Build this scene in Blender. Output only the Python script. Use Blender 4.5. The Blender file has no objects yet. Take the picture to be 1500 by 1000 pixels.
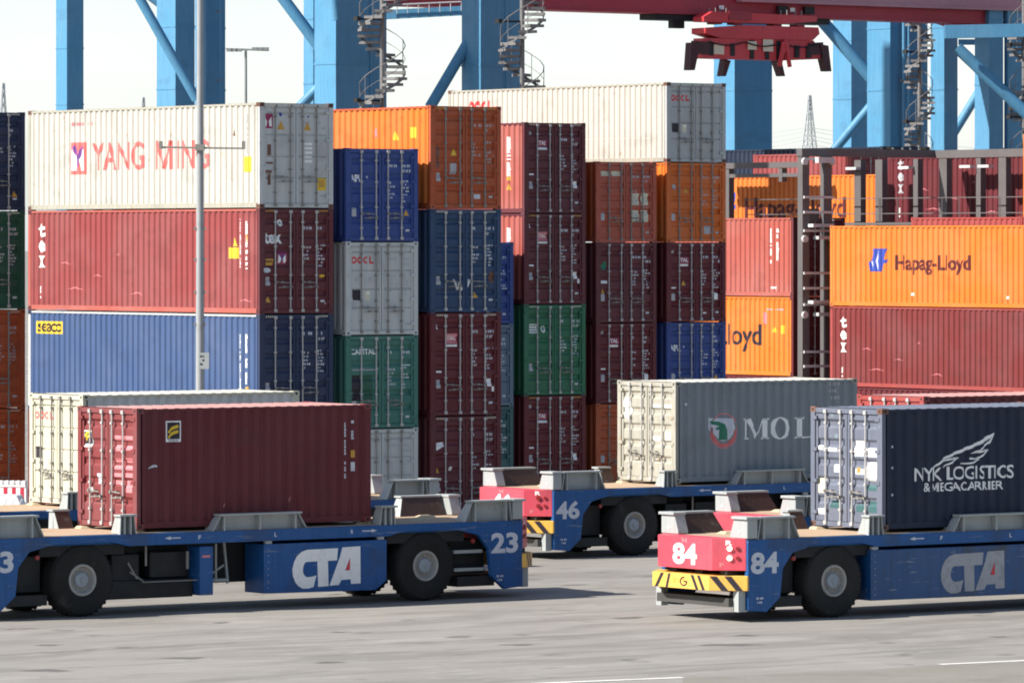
import bpy, bmesh, math, random
from math import sin, cos, pi, radians
from mathutils import Vector, Matrix
random.seed(7)
S = bpy.context.scene
COL = S.collection

# ---------------------------------------------------------------- camera, sky, sun, exposure
CAMZ, FPX, V0 = 7.88, 8000.0, 359.0
cam = bpy.data.objects.new('camera', bpy.data.cameras.new('camera'))
COL.objects.link(cam); S.camera = cam
cam.location = (0, 0, CAMZ); cam.rotation_euler = (radians(90), 0, 0)
cam.data.sensor_width = 36; cam.data.lens = 36 * FPX / 1500
cam.data.shift_y = -(500 - V0) / 1500
cam.data.clip_start = 1; cam.data.clip_end = 9000

SUN_AZ = Vector((-0.931, -0.363, 0)).normalized()      # horizontal direction towards the sun
SUN_EL = radians(39)
w = bpy.data.worlds.new('World'); S.world = w; w.use_nodes = True
nt = w.node_tree; bg = nt.nodes['Background']
sky = nt.nodes.new('ShaderNodeTexSky'); sky.sky_type = 'NISHITA'; sky.sun_disc = False
sky.sun_elevation = SUN_EL
sky.sun_rotation = math.atan2(SUN_AZ.x, SUN_AZ.y)
sky.air_density = 1.0; sky.dust_density = 1.0; sky.ozone_density = 1.3
nt.links.new(sky.outputs[0], bg.inputs[0]); bg.inputs[1].default_value = 0.08
# a band of pale summer haze low over the horizon, added to the clear sky
tcw = nt.nodes.new('ShaderNodeTexCoord'); sx = nt.nodes.new('ShaderNodeSeparateXYZ'); nt.links.new(tcw.outputs['Generated'], sx.inputs[0])
mrw = nt.nodes.new('ShaderNodeMapRange'); mrw.interpolation_type = 'SMOOTHSTEP'
mrw.inputs[1].default_value = 0.0; mrw.inputs[2].default_value = 0.16; mrw.inputs[3].default_value = 1.0; mrw.inputs[4].default_value = 0.0
nt.links.new(sx.outputs[2], mrw.inputs[0])
hz = nt.nodes.new('ShaderNodeBackground'); hz.inputs[0].default_value = (0.78, 0.85, 1.0, 1)
hm = nt.nodes.new('ShaderNodeMath'); hm.operation = 'MULTIPLY'; hm.inputs[1].default_value = 0.265
cn = nt.nodes.new('ShaderNodeTexNoise'); cn.inputs['Scale'].default_value = 9; cn.inputs['Detail'].default_value = 5
cs = nt.nodes.new('ShaderNodeVectorMath'); cs.operation = 'MULTIPLY'; cs.inputs[1].default_value = (1, 1, 5); nt.links.new(tcw.outputs['Generated'], cs.inputs[0]); nt.links.new(cs.outputs[0], cn.inputs['Vector'])
cm_ = nt.nodes.new('ShaderNodeMapRange'); cm_.inputs[1].default_value = 0.3; cm_.inputs[2].default_value = 0.7; cm_.inputs[3].default_value = 0.86; cm_.inputs[4].default_value = 1.12; nt.links.new(cn.outputs[0], cm_.inputs[0])
cx = nt.nodes.new('ShaderNodeMath'); cx.operation = 'MULTIPLY'; nt.links.new(mrw.outputs[0], cx.inputs[0]); nt.links.new(cm_.outputs[0], cx.inputs[1])
nt.links.new(cx.outputs[0], hm.inputs[0]); nt.links.new(hm.outputs[0], hz.inputs[1])
ash = nt.nodes.new('ShaderNodeAddShader'); nt.links.new(bg.outputs[0], ash.inputs[0]); nt.links.new(hz.outputs[0], ash.inputs[1])
nt.links.new(ash.outputs[0], nt.nodes['World Output'].inputs['Surface'])
sl = bpy.data.lights.new('sun', 'SUN'); sl.energy = 4.6; sl.angle = radians(0.6); sl.color = (1, 0.95, 0.87)
so = bpy.data.objects.new('sun', sl); COL.objects.link(so)
sd = Vector((SUN_AZ.x * cos(SUN_EL), SUN_AZ.y * cos(SUN_EL), sin(SUN_EL)))
so.rotation_euler = sd.to_track_quat('Z', 'Y').to_euler()
S.view_settings.view_transform = 'Standard'; S.view_settings.look = 'None'
S.view_settings.exposure = 0.9; S.view_settings.gamma = 1
S.render.engine = 'CYCLES'; S.cycles.pixel_filter_type = 'BLACKMAN_HARRIS'; S.cycles.filter_width = 1.9
S.cycles.max_bounces = 5; S.cycles.diffuse_bounces = 3; S.cycles.glossy_bounces = 2

YAW = radians(36.2)                                    # heading of the yard grid
B2 = Vector((cos(YAW), sin(YAW))); A2 = Vector((-sin(YAW), cos(YAW)))
def px(u, Y): return (u - 750.0) * Y / FPX
def pz(v, Y): return CAMZ - (v - V0) * Y / FPX

# ---------------------------------------------------------------- materials
MATS = {}
def _new(name):
    m = bpy.data.materials.new(name); m.use_nodes = True
    return m, m.node_tree, m.node_tree.nodes, m.node_tree.links, m.node_tree.nodes['Principled BSDF']
def paint(name, col, rough=0.55, rust=0.25, fade=0.3, metal=0.0, streak=0.25, rustcol=(0.10, 0.04, 0.02), bump=0.0, spec=0.35, scuff=0.0):
    if name in MATS: return MATS[name]
    m, t, N, L, P = _new(name)
    tc = N.new('ShaderNodeTexCoord'); oi = N.new('ShaderNodeObjectInfo')
    ad = N.new('ShaderNodeVectorMath'); ad.operation = 'MULTIPLY_ADD'
    cmb = N.new('ShaderNodeCombineXYZ')
    mu = N.new('ShaderNodeMath'); mu.operation = 'MULTIPLY'; mu.inputs[1].default_value = 57.0
    L.new(oi.outputs['Random'], mu.inputs[0])
    for i in range(3): L.new(mu.outputs[0], cmb.inputs[i])
    ad.inputs[1].default_value = (1, 1, 1); L.new(tc.outputs['Object'], ad.inputs[0]); L.new(cmb.outputs[0], ad.inputs[2])
    def noise(scale, det=4, mp=None):
        n = N.new('ShaderNodeTexNoise'); n.inputs['Scale'].default_value = scale; n.inputs['Detail'].default_value = det
        if mp:
            k = N.new('ShaderNodeVectorMath'); k.operation = 'MULTIPLY'; k.inputs[1].default_value = mp
            L.new(ad.outputs[0], k.inputs[0]); L.new(k.outputs[0], n.inputs['Vector'])
        else: L.new(ad.outputs[0], n.inputs['Vector'])
        return n
    def ramp(src, a, b):
        r = N.new('ShaderNodeMapRange'); r.inputs[1].default_value = a; r.inputs[2].default_value = b
        L.new(src, r.inputs[0]); return r.outputs[0]
    def mix(f, a, b, fac=1.0, mode='MIX'):
        x = N.new('ShaderNodeMix'); x.data_type = 'RGBA'; x.blend_type = mode
        if fac != 1.0:
            k = N.new('ShaderNodeMath'); k.operation = 'MULTIPLY'; k.inputs[1].default_value = fac; L.new(f, k.inputs[0]); f = k.outputs[0]
        L.new(f, x.inputs[0])
        for s, v in ((6, a), (7, b)):
            if isinstance(v, tuple): x.inputs[s].default_value = (*v, 1)
            else: L.new(v, x.inputs[s])
        return x.outputs[2]
    g = sum(col) / 3
    pale = tuple(min(0.9, c * 0.75 + g * 0.25 + 0.05) for c in col)
    dark = tuple(c * 0.66 for c in col)
    c = mix(ramp(noise(0.55, 5).outputs[0], 0.4, 0.75), col, pale, fade)
    c = mix(ramp(noise(2.2, 6, (5, 5, 0.35)).outputs[0], 0.45, 0.75), c, dark, streak)
    c = mix(ramp(noise(0.9, 7, (1, 1, 1.6)).outputs[0], 0.55, 0.68), c, tuple(v*0.72 + 0.012 for v in col), 0.55)   # patchy repaint and grime
    if scuff:
        c = mix(ramp(noise(2.0, 8, (0.8, 5, 7)).outputs[0], 0.62, 0.70), c, (0.30, 0.30, 0.29), scuff)
        c = mix(ramp(noise(1.1, 6).outputs[0], 0.56, 0.66), c, (0.035, 0.034, 0.032), scuff)
    if rust > 0:
        c = mix(ramp(noise(3.5, 9).outputs[0], 0.64, 0.74), c, rustcol, rust)
        c = mix(ramp(noise(1.8, 8, (9, 9, 0.6)).outputs[0], 0.62, 0.78), c, rustcol, rust * 0.7)
    L.new(c, P.inputs['Base Color'])
    rr = N.new('ShaderNodeMapRange'); rr.inputs[3].default_value = rough - 0.1; rr.inputs[4].default_value = min(1, rough + 0.15)
    L.new(noise(4, 3).outputs[0], rr.inputs[0]); L.new(rr.outputs[0], P.inputs['Roughness'])
    P.inputs['Metallic'].default_value = metal; P.inputs['Specular IOR Level'].default_value = spec
    nb = noise(1.3, 2).outputs[0] if not bump else None
    if nb is not None:
        bn = N.new('ShaderNodeBump'); bn.inputs['Strength'].default_value = 0.35; bn.inputs['Distance'].default_value = 0.03
        L.new(nb, bn.inputs['Height']); L.new(bn.outputs[0], P.inputs['Normal'])
    if bump:
        bn = N.new('ShaderNodeBump'); bn.inputs['Strength'].default_value = bump; bn.inputs['Distance'].default_value = 0.02
        L.new(noise(1.6, 4).outputs[0], bn.inputs['Height']); L.new(bn.outputs[0], P.inputs['Normal'])
    MATS[name] = m; return m
def flat(name, col, rough=0.6, emit=0.0, wear=0.25):
    """lettering, stickers: nearly uniform paint, a little worn"""
    if name in MATS: return MATS[name]
    m, t, N, L, P = _new(name)
    tc = N.new('ShaderNodeTexCoord'); n = N.new('ShaderNodeTexNoise'); n.inputs['Scale'].default_value = 9; n.inputs['Detail'].default_value = 6
    L.new(tc.outputs['Object'], n.inputs['Vector'])
    r = N.new('ShaderNodeMapRange'); r.inputs[1].default_value = 0.5; r.inputs[2].default_value = 0.8; r.inputs[4].default_value = wear
    L.new(n.outputs[0], r.inputs[0])
    x = N.new('ShaderNodeMix'); x.data_type = 'RGBA'; L.new(r.outputs[0], x.inputs[0])
    x.inputs[6].default_value = (*col, 1); x.inputs[7].default_value = (*[c * 0.5 + 0.03 for c in col], 1)
    L.new(x.outputs[2], P.inputs['Base Color']); P.inputs['Roughness'].default_value = rough
    if emit:
        P.inputs['Emission Color'].default_value = (*col, 1); P.inputs['Emission Strength'].default_value = emit
    MATS[name] = m; return m

C_MAROON = (0.105, 0.020, 0.022); C_RED = (0.27, 0.045, 0.045); C_RUST = (0.26, 0.055, 0.018); C_ORANGE = (0.62, 0.165, 0.018)
PAL = {
 'maroon': paint('maroon_paint', (0.115, 0.015, 0.021), rust=0.25, fade=0.14),
 'plum': paint('plum_paint', (0.112, 0.020, 0.027), rust=0.25),
 'brick_red': paint('brick_red_paint', (0.30, 0.050, 0.045), rust=0.3),
 'salmon_red': paint('salmon_red_paint', (0.36, 0.085, 0.065), rust=0.35, fade=0.6),
 'tex_red': paint('weathered_red_paint', (0.245, 0.045, 0.045), rust=0.35, fade=0.6, rustcol=(0.13, 0.035, 0.03)),
 'dark_red': paint('dark_red_paint', (0.17, 0.026, 0.026), rust=0.35, fade=0.4),
 'rust_orange': paint('rust_orange_paint', (0.40, 0.078, 0.022), rust=0.4),
 'orange': paint('orange_paint', (0.64, 0.165, 0.018), rust=0.35, rustcol=(0.30, 0.075, 0.02), fade=0.3, streak=0.15),
 'orange_door': paint('orange_door_paint', (0.58, 0.125, 0.017), rust=0.35, fade=0.3),
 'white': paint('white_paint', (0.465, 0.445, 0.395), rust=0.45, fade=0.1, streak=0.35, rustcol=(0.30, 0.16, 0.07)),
 'light_grey': paint('light_grey_paint', (0.50, 0.51, 0.50), rust=0.2, streak=0.3, rustcol=(0.2, 0.12, 0.07)),
 'reefer_grey': paint('pale_grey_paint', (0.40, 0.41, 0.41), rust=0.25, streak=0.35, rustcol=(0.18, 0.11, 0.07)),
 'cream': paint('cream_paint', (0.48, 0.465, 0.365), rust=0.4, streak=0.3, rustcol=(0.34, 0.18, 0.07)),
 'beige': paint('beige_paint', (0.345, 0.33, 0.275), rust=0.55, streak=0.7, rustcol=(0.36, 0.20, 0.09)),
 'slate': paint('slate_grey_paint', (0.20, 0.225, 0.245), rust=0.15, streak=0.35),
 'blue': paint('blue_paint', (0.042, 0.080, 0.185), rust=0.3, rustcol=(0.07, 0.08, 0.12), fade=0.4),
 'apl_blue': paint('royal_blue_paint', (0.028, 0.060, 0.235), rust=0.1),
 'navy': paint('navy_paint', (0.020, 0.032, 0.080), rust=0.1),
 'dark_blue': paint('dark_blue_paint', (0.022, 0.054, 0.125), rust=0.12),
 'nyk_navy': paint('shaded_navy_paint', (0.012, 0.021, 0.045), rust=0.06, fade=0.1, spec=0.3),  # dark copy of the navy, with the shade on it painted in
 'lavender': paint('faded_sunlit_navy_paint', (0.118, 0.132, 0.178), streak=0.6, rust=0.45, fade=0.5, rustcol=(0.28, 0.42, 0.42)),  # pale copy of the NYK navy: sunlight on doors and roof put into colour
 'green': paint('green_paint', (0.028, 0.145, 0.075), rust=0.1),
 'dark_green': paint('dark_green_paint', (0.022, 0.095, 0.058), rust=0.1),
 'sea_green': paint('sea_green_paint', (0.050, 0.165, 0.135), rust=0.15),
 'teal': paint('teal_paint', (0.040, 0.11, 0.115), rust=0.15),
 'red_orange': paint('red_orange_paint', (0.40, 0.085, 0.05), rust=0.3),
 'florens_red': paint('dull_red_paint', (0.185, 0.034, 0.036), rust=0.35, fade=0.5),
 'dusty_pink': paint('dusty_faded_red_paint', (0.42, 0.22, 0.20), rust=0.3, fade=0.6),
 'steel_blue': paint('steel_blue_paint', (0.11, 0.16, 0.22), rust=0.15),
}
M_CORNER = paint('rusty_brown_steel', (0.16, 0.075, 0.05), rust=0.6)
M_BAR = paint('galvanised_bar', (0.42, 0.41, 0.40), rust=0.35, rough=0.45)
M_BARD = paint('grey_bar', (0.22, 0.21, 0.19), rust=0.3, rough=0.5)
M_HOLE = flat('casting_hole_black', (0.02, 0.02, 0.02), 0.8)  # flat black discs painted in for the shaded inside of casting holes
T = {
 'white': flat('white_lettering', (0.82, 0.82, 0.80), wear=0.35), 'grey': flat('grey_lettering', (0.40, 0.40, 0.42), wear=0.4),
 'silver': flat('silver_lettering', (0.55, 0.57, 0.62), wear=0.45),
 'grimy': flat('grimy_lettering', (0.34, 0.34, 0.36), wear=0.9), 'red': flat('red_lettering', (0.62, 0.035, 0.04), wear=0.2), 'dull_red': flat('faded_red_lettering', (0.66, 0.13, 0.12), wear=0.5),
 'pink': flat('pink_lettering', (0.62, 0.20, 0.22), wear=0.4), 'purple': flat('purple_lettering', (0.16, 0.05, 0.24)),
 'dark': flat('dark_lettering', (0.018, 0.012, 0.022)), 'blue': flat('blue_lettering', (0.025, 0.055, 0.34)),
 'yellow': flat('yellow_sticker', (0.72, 0.48, 0.03)), 'gold': flat('gold_sticker', (0.55, 0.30, 0.04)),
 'green': flat('green_lettering', (0.02, 0.17, 0.10)), 'wine': flat('wine_sticker', (0.30, 0.02, 0.09)), 'cream': flat('cream_sticker', (0.62, 0.58, 0.44)),
 'oxblood': flat('oxblood_lettering', (0.10, 0.012, 0.012)),
}

# ---------------------------------------------------------------- mesh helpers
class MB:
    def __init__(s): s.v = []; s.f = []; s.m = []; s.mats = []
    def mi(s, mat):
        if mat not in s.mats: s.mats.append(mat)
        return s.mats.index(mat)
    def add(s, vs, fs, mat=None):
        o = len(s.v); s.v += [tuple(v) for v in vs]; k = s.mi(mat) if mat else 0
        for f in fs: s.f.append([i + o for i in f]); s.m.append(k)
    def box(s, x0, x1, y0, y1, z0, z1, mat=None):
        s.add([(x0,y0,z0),(x1,y0,z0),(x1,y1,z0),(x0,y1,z0),(x0,y0,z1),(x1,y0,z1),(x1,y1,z1),(x0,y1,z1)],
              [(0,3,2,1),(4,5,6,7),(0,1,5,4),(1,2,6,5),(2,3,7,6),(3,0,4,7)], mat)
    def prism(s, poly, axis, a0, a1, mat=None):
        """poly: 2D outline; axis 'x','y','z' = extrusion axis (outline in the two others, in order)"""
        n = len(poly)
        def P(p, a): return (a, p[0], p[1]) if axis == 'x' else (p[0], a, p[1]) if axis == 'y' else (p[0], p[1], a)
        vs = [P(p, a0) for p in poly] + [P(p, a1) for p in poly]
        fs = [list(range(n))[::-1], list(range(n, 2*n))] + [(i, (i+1) % n, n + (i+1) % n, n + i) for i in range(n)]
        s.add(vs, fs, mat)
    def tube(s, p0, p1, r, n=8, mat=None, r1=None):
        p0, p1 = Vector(p0), Vector(p1); d = (p1 - p0)
        if d.length < 1e-6: return
        d.normalize(); a = d.orthogonal().normalized(); b = d.cross(a); r1 = r if r1 is None else r1
        vs = [p0 + (a*cos(2*pi*i/n) + b*sin(2*pi*i/n)) * r for i in range(n)] + [p1 + (a*cos(2*pi*i/n) + b*sin(2*pi*i/n)) * r1 for i in range(n)]
        s.add(vs, [list(range(n))[::-1], list(range(n, 2*n))] + [(i, (i+1) % n, n + (i+1) % n, n + i) for i in range(n)], mat)
    def bar(s, p0, p1, wdt, hgt, up=(0, 0, 1), mat=None):
        p0, p1 = Vector(p0), Vector(p1); d = (p1 - p0).normalized(); u = Vector(up)
        a = d.cross(u)
        if a.length < 1e-4: a = d.orthogonal()
        a.normalize(); b = a.cross(d).normalized(); a = a * wdt/2; b = b * hgt/2
        vs = [p + q for p in (p0, p1) for q in (-a-b, a-b, a+b, -a+b)]
        s.add(vs, [(3,2,1,0),(4,5,6,7),(0,1,5,4),(1,2,6,5),(2,3,7,6),(3,0,4,7)], mat)
    def lathe(s, prof, c, n=40, mat=None):
        """prof: (radius, y) list, turned about the y axis through c"""
        k = len(prof); vs = []
        for i in range(n):
            a = 2*pi*i/n
            for r, y in prof: vs.append((c[0] + r*cos(a), c[1] + y, c[2] + r*sin(a)))
        fs = []
        for i in range(n):
            j = (i+1) % n
            for q in range(k-1): fs.append((i*k+q, i*k+q+1, j*k+q+1, j*k+q))
        s.add(vs, fs, mat)
    def mesh(s, name, smooth=False, bevel=0.0):
        me = bpy.data.meshes.new(name); me.from_pydata(s.v, [], s.f)
        for m in s.mats: me.materials.append(m)
        if len(s.mats) > 1: me.polygons.foreach_set('material_index', s.m)
        bm = bmesh.new(); bm.from_mesh(me)
        bmesh.ops.recalc_face_normals(bm, faces=bm.faces)
        if bevel:
            es = [e for e in bm.edges if len(e.link_faces) == 2 and e.calc_face_angle(0) > 0.6]
            try: bmesh.ops.bevel(bm, geom=es, offset=bevel, segments=1, affect='EDGES', clamp_overlap=True)
            except Exception: pass
        bm.to_mesh(me); bm.free()
        if smooth:
            me.polygons.foreach_set('use_smooth', [True] * len(me.polygons))
            try: me.set_sharp_from_angle(angle=radians(35))
            except Exception: pass
        me.update(); return me
    def build(s, name, mat=None, parent=None, smooth=False, bevel=0.0):
        if mat: s.mats = [mat] + [m for m in s.mats if m is not mat] if not s.mats else s.mats
        me = s.mesh(name, smooth, bevel)
        if mat and not me.materials: me.materials.append(mat)
        return link(name, me, parent)
def link(name, me, parent=None, mat=None):
    o = bpy.data.objects.new(name, me); COL.objects.link(o)
    if parent: o.parent = parent
    if mat:
        if not me.materials: me.materials.append(None)
        o.material_slots[0].link = 'OBJECT'; o.material_slots[0].material = mat
    return o
def build_each(m, name, mat, parent, bevel=0.0):
    """one object for every connected piece of m"""
    par = list(range(len(m.v)))
    def find(i):
        while par[i] != i: par[i] = par[par[i]]; i = par[i]
        return i
    for f in m.f:
        for i in f[1:]: par[find(i)] = find(f[0])
    grp = {}
    for k, f in enumerate(m.f): grp.setdefault(find(f[0]), []).append(k)
    out = []
    for ks in grp.values():
        q = MB(); mp = {}
        for k in ks:
            for i in m.f[k]:
                if i not in mp: mp[i] = len(q.v); q.v.append(m.v[i])
            q.f.append([mp[i] for i in m.f[k]]); q.m.append(0)
        out.append(q.build(name, mat, parent, bevel=bevel))
    return out
def tag(o, label=None, cat=None, group=None, kind=None):
    if label: o['label'] = label
    if cat: o['category'] = cat
    if group: o['group'] = group
    if kind: o['kind'] = kind
    return o
def empty(name, loc, rz=0, label=None, cat=None, group=None):
    o = bpy.data.objects.new(name, None); COL.objects.link(o); o.location = loc; o.rotation_euler = (0, 0, rz)
    o.empty_display_size = 0.3
    return tag(o, label, cat, group)

# ---------------------------------------------------------------- lettering: 2D shapes wrapped on to surfaces
_tc = {}
def text2d(body, bold=0.0):
    """outline of a text in the built-in font, its bounding box scaled to 0..1 x 0..1"""
    k = (body, bold)
    if k not in _tc:
        cu = bpy.data.curves.new('t', 'FONT'); cu.body = body; cu.size = 1; cu.offset = bold; cu.resolution_u = 3; cu.fill_mode = 'FRONT'
        o = bpy.data.objects.new('t', cu); COL.objects.link(o)
        bpy.context.view_layer.update()
        me = bpy.data.meshes.new_from_object(o.evaluated_get(bpy.context.evaluated_depsgraph_get()))
        vs = [(v.co.x, v.co.y) for v in me.vertices]; fs = [list(p.vertices) for p in me.polygons]
        bpy.data.objects.remove(o); bpy.data.curves.remove(cu); bpy.data.meshes.remove(me)
        x0 = min(v[0] for v in vs); x1 = max(v[0] for v in vs); y0 = min(v[1] for v in vs); y1 = max(v[1] for v in vs)
        vs = [((x-x0)/(x1-x0), (y-y0)/(y1-y0)) for x, y in vs]
        _tc[k] = (vs, fs)
    return _tc[k]
def disc(n=20): return [(0.5 + 0.5*cos(2*pi*i/n), 0.5 + 0.5*sin(2*pi*i/n)) for i in range(n)]
def stroke(pts, wd):
    """a polyline as quads"""
    out = []
    for (a, b), (w0, w1) in zip(zip(pts, pts[1:]), zip(wd, wd[1:])):
        a, b = Vector(a), Vector(b); d = (b-a).normalized(); n = Vector((-d.y, d.x))
        out.append([tuple(a+n*w0/2), tuple(a-n*w0/2), tuple(b-n*w1/2), tuple(b+n*w1/2)])
    return out
class Ink:
    """collects 2D shapes (s to the right, z up, metres) and wraps them on a surface"""
    def __init__(s): s.items = []; s.layer = 0
    def poly(s, pts, mat): s.items.append(([tuple(p) for p in pts], [list(range(len(pts)))], mat, s.layer)); return s
    def polys(s, pl, mat, x=0, z=0, sx=1, sz=1):
        for p in pl: s.poly([(x + q[0]*sx, z + q[1]*sz) for q in p], mat)
        return s
    def rect(s, x, z, wd, h, mat): return s.poly([(x, z), (x+wd, z), (x+wd, z+h), (x, z+h)], mat)
    def disc(s, x, z, wd, h, mat): return s.poly([(x + p[0]*wd, z + p[1]*h) for p in disc()], mat)
    def tri(s, x, z, wd, h, mat): return s.poly([(x, z), (x+wd, z), (x+wd/2, z+h)], mat)
    def text(s, body, x, z, wd, h, mat, bold=0.02, rot=False):
        vs, fs = text2d(body, bold)
        if rot: pts = [(x + (1-b)*wd, z + a*h) for a, b in vs]      # reads upwards
        else: pts = [(x + a*wd, z + b*h) for a, b in vs]
        s.items.append((pts, fs, mat, s.layer)); return s
    def up(s): s.layer += 1; return s
    def codes(s, x, z, wd, mat, rows=6, seed=1, lh=0.062):
        """small weathered code lines, too small to read"""
        r = random.Random(seed)
        for i in range(rows):
            q = x
            for k in range(r.choice((1, 2, 2, 3))):
                l = wd * r.uniform(0.16, 0.42)
                if q + l > x + wd: break
                n = max(2, int(l / 0.05))
                for c in range(n):
                    if r.random() < 0.85: s.rect(q + c*l/n, z - i*lh*1.7, l/n*0.72, lh*r.uniform(0.85, 1), mat)
                q += l + wd*0.08
        return s
    def vcodes(s, x, z0, z1, wd, mat, seed=1):
        r = random.Random(seed); z = z1
        while z > z0 + 0.05:
            h = r.uniform(0.035, 0.08)
            if r.random() < 0.82: s.rect(x, z - h, wd*r.uniform(0.7, 1), h*0.8, mat)
            z -= h
        return s
    def build(s, name, parent, fn, breaks, axis):
        """one object per cluster of shapes that lie close together"""
        n = len(s.items); par = list(range(n))
        def find(i):
            while par[i] != i: i = par[i]
            return i
        bb = [(min(p[0] for p in it[0]), max(p[0] for p in it[0]), min(p[1] for p in it[0]), max(p[1] for p in it[0])) for it in s.items]
        for i in range(n):
            for j in range(i):
                g = 0.035 + 0.30*min(max(b[1]-b[0], b[3]-b[2]) for b in (bb[i], bb[j]))
                if bb[i][0] < bb[j][1] + g and bb[j][0] < bb[i][1] + g and bb[i][2] < bb[j][3] + g and bb[j][2] < bb[i][3] + g: par[find(i)] = find(j)
        cl = {}
        for i in range(n): cl.setdefault(find(i), []).append(s.items[i])
        for its in cl.values(): s._one(name if name != 'lettering' or len(its) > 2 or any(len(i[1]) > 1 for i in its) else 'sticker', its, parent, fn, breaks, axis)
    def _one(s, name, items, parent, fn, breaks, axis):
        """fn(s, z, lift) -> 3D point; breaks: where the surface bends along axis 0 or 1"""
        mats = []; bm = bmesh.new()
        for pts, fs, mat, lay in items:
            if mat not in mats: mats.append(mat)
            b = bmesh.new(); vv = [b.verts.new((p[0], p[1], 0)) for p in pts]
            for f in fs:
                try: b.faces.new([vv[i] for i in f])
                except Exception: pass
            bmesh.ops.triangulate(b, faces=b.faces[:])
            lo = min(p[axis] for p in pts); hi = max(p[axis] for p in pts)
            for q in breaks:
                if lo + 1e-4 < q < hi - 1e-4:
                    co = (q, 0, 0) if axis == 0 else (0, q, 0); no = (1, 0, 0) if axis == 0 else (0, 1, 0)
                    bmesh.ops.bisect_plane(b, geom=b.verts[:] + b.edges[:] + b.faces[:], dist=1e-6, plane_co=co, plane_no=no)
            mp = {v: bm.verts.new(fn(v.co.x, v.co.y, 0.004 + 0.003*lay)) for v in b.verts}
            for f in b.faces:
                try: nf = bm.faces.new([mp[v] for v in f.verts]); nf.material_index = mats.index(mat)
                except Exception: pass
            b.free()
        me = bpy.data.meshes.new(name); bm.to_mesh(me); bm.free()
        for m in mats: me.materials.append(T[m] if isinstance(m, str) else m)
        return link(name, me, parent)

# ---------------------------------------------------------------- shipping containers
W, L40, L20, HC, ST = 2.438, 12.192, 6.058, 2.896, 2.591
DEP = 0.042
def wall_profile(L):
    """(y, depth) corners of the corrugated side, and the depth at any y"""
    a0, a1 = -L/2 + 0.14, L/2 - 0.14; n = round((a1 - a0) / 0.285); p = (a1 - a0) / n
    pts = []
    for i in range(n):
        y = a0 + i*p
        pts += [(y, 0), (y + 0.40*p, 0), (y + 0.54*p, DEP), (y + 0.86*p, DEP)]
    pts.append((a1, 0))
    def depth(y):
        if y <= a0 or y >= a1: return 0.0
        t = ((y - a0) % p) / p
        if t < 0.40: return 0.0
        if t < 0.54: return DEP*(t-0.40)/0.14
        if t < 0.86: return DEP
        return DEP*(1-t)/0.14
    return pts, depth
DOOR_OUT, DOOR_IN = 0.045, 0.088
def door_profile(h, style):
    z0, z1 = 0.27, h - 0.26
    pts = []
    if style == 'ribbed':
        n = max(5, round((z1 - z0) / 0.42)); p = (z1 - z0)/n; a, b = 0.52, 0.66; c, d = 0.86, 1.0; dp = DOOR_IN
        for i in range(n):
            z = z0 + i*p; pts += [(z, DOOR_OUT), (z + a*p, DOOR_OUT), (z + b*p, dp), (z + c*p, dp)]
    else:
        n = 4; p = (z1 - z0)/n
        for i in range(n):
            z = z0 + i*p; pts += [(z, DOOR_OUT), (z + 0.90*p, DOOR_OUT), (z + 0.925*p, DOOR_OUT + 0.03), (z + 0.975*p, DOOR_OUT + 0.03)]
    pts.append((z1, DOOR_OUT))
    def depth(z):
        if z <= pts[0][0] or z >= pts[-1][0]: return DOOR_OUT
        for (a, da), (b, db) in zip(pts, pts[1:]):
            if a <= z <= b: return da + (db-da)*(z-a)/max(1e-6, b-a)
        return DOOR_OUT
    return pts, depth
_mc = {}
def cached(key, fn):
    if key not in _mc: _mc[key] = fn()
    return _mc[key]
def me_side(L, h):
    def f():
        m = MB(); pts, _ = wall_profile(L); X = W/2 - 0.012
        z0, z1 = 0.155, h - 0.075
        vs = [(X - d, y, z) for y, d in pts for z in (z0, z1)]
        m.add(vs, [(2*i, 2*i+2, 2*i+3, 2*i+1) for i in range(len(pts)-1)])
        me = m.mesh('side_wall'); return me
    return cached(('side', L, h), f)
def me_roof(L, h):
    def f():
        m = MB(); pts, _ = wall_profile(L); Z = h - 0.012
        vs = [(x, y, Z - d*0.6) for y, d in pts for x in (-W/2 + 0.07, W/2 - 0.07)]
        m.add(vs, [(2*i, 2*i+1, 2*i+3, 2*i+2) for i in range(len(pts)-1)])
        return m.mesh('roof')
    return cached(('roof', L, h), f)
def me_end(L, h):
    def f():
        m = MB(); n = 9; x0 = -W/2 + 0.13; p = (W - 0.26)/n; Y = L/2 - 0.02; pts = []
        for i in range(n):
            x = x0 + i*p; pts += [(x, 0), (x + .36*p, 0), (x + .5*p, .042), (x + .86*p, .042)]
        pts.append((x0 + n*p, 0))
        m.add([(x, Y - d, z) for x, d in pts for z in (0.14, h - 0.11)], [(2*i, 2*i+2, 2*i+3, 2*i+1) for i in range(len(pts)-1)])
        return m.mesh('end_wall')
    return cached(('end', L, h), f)
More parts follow.
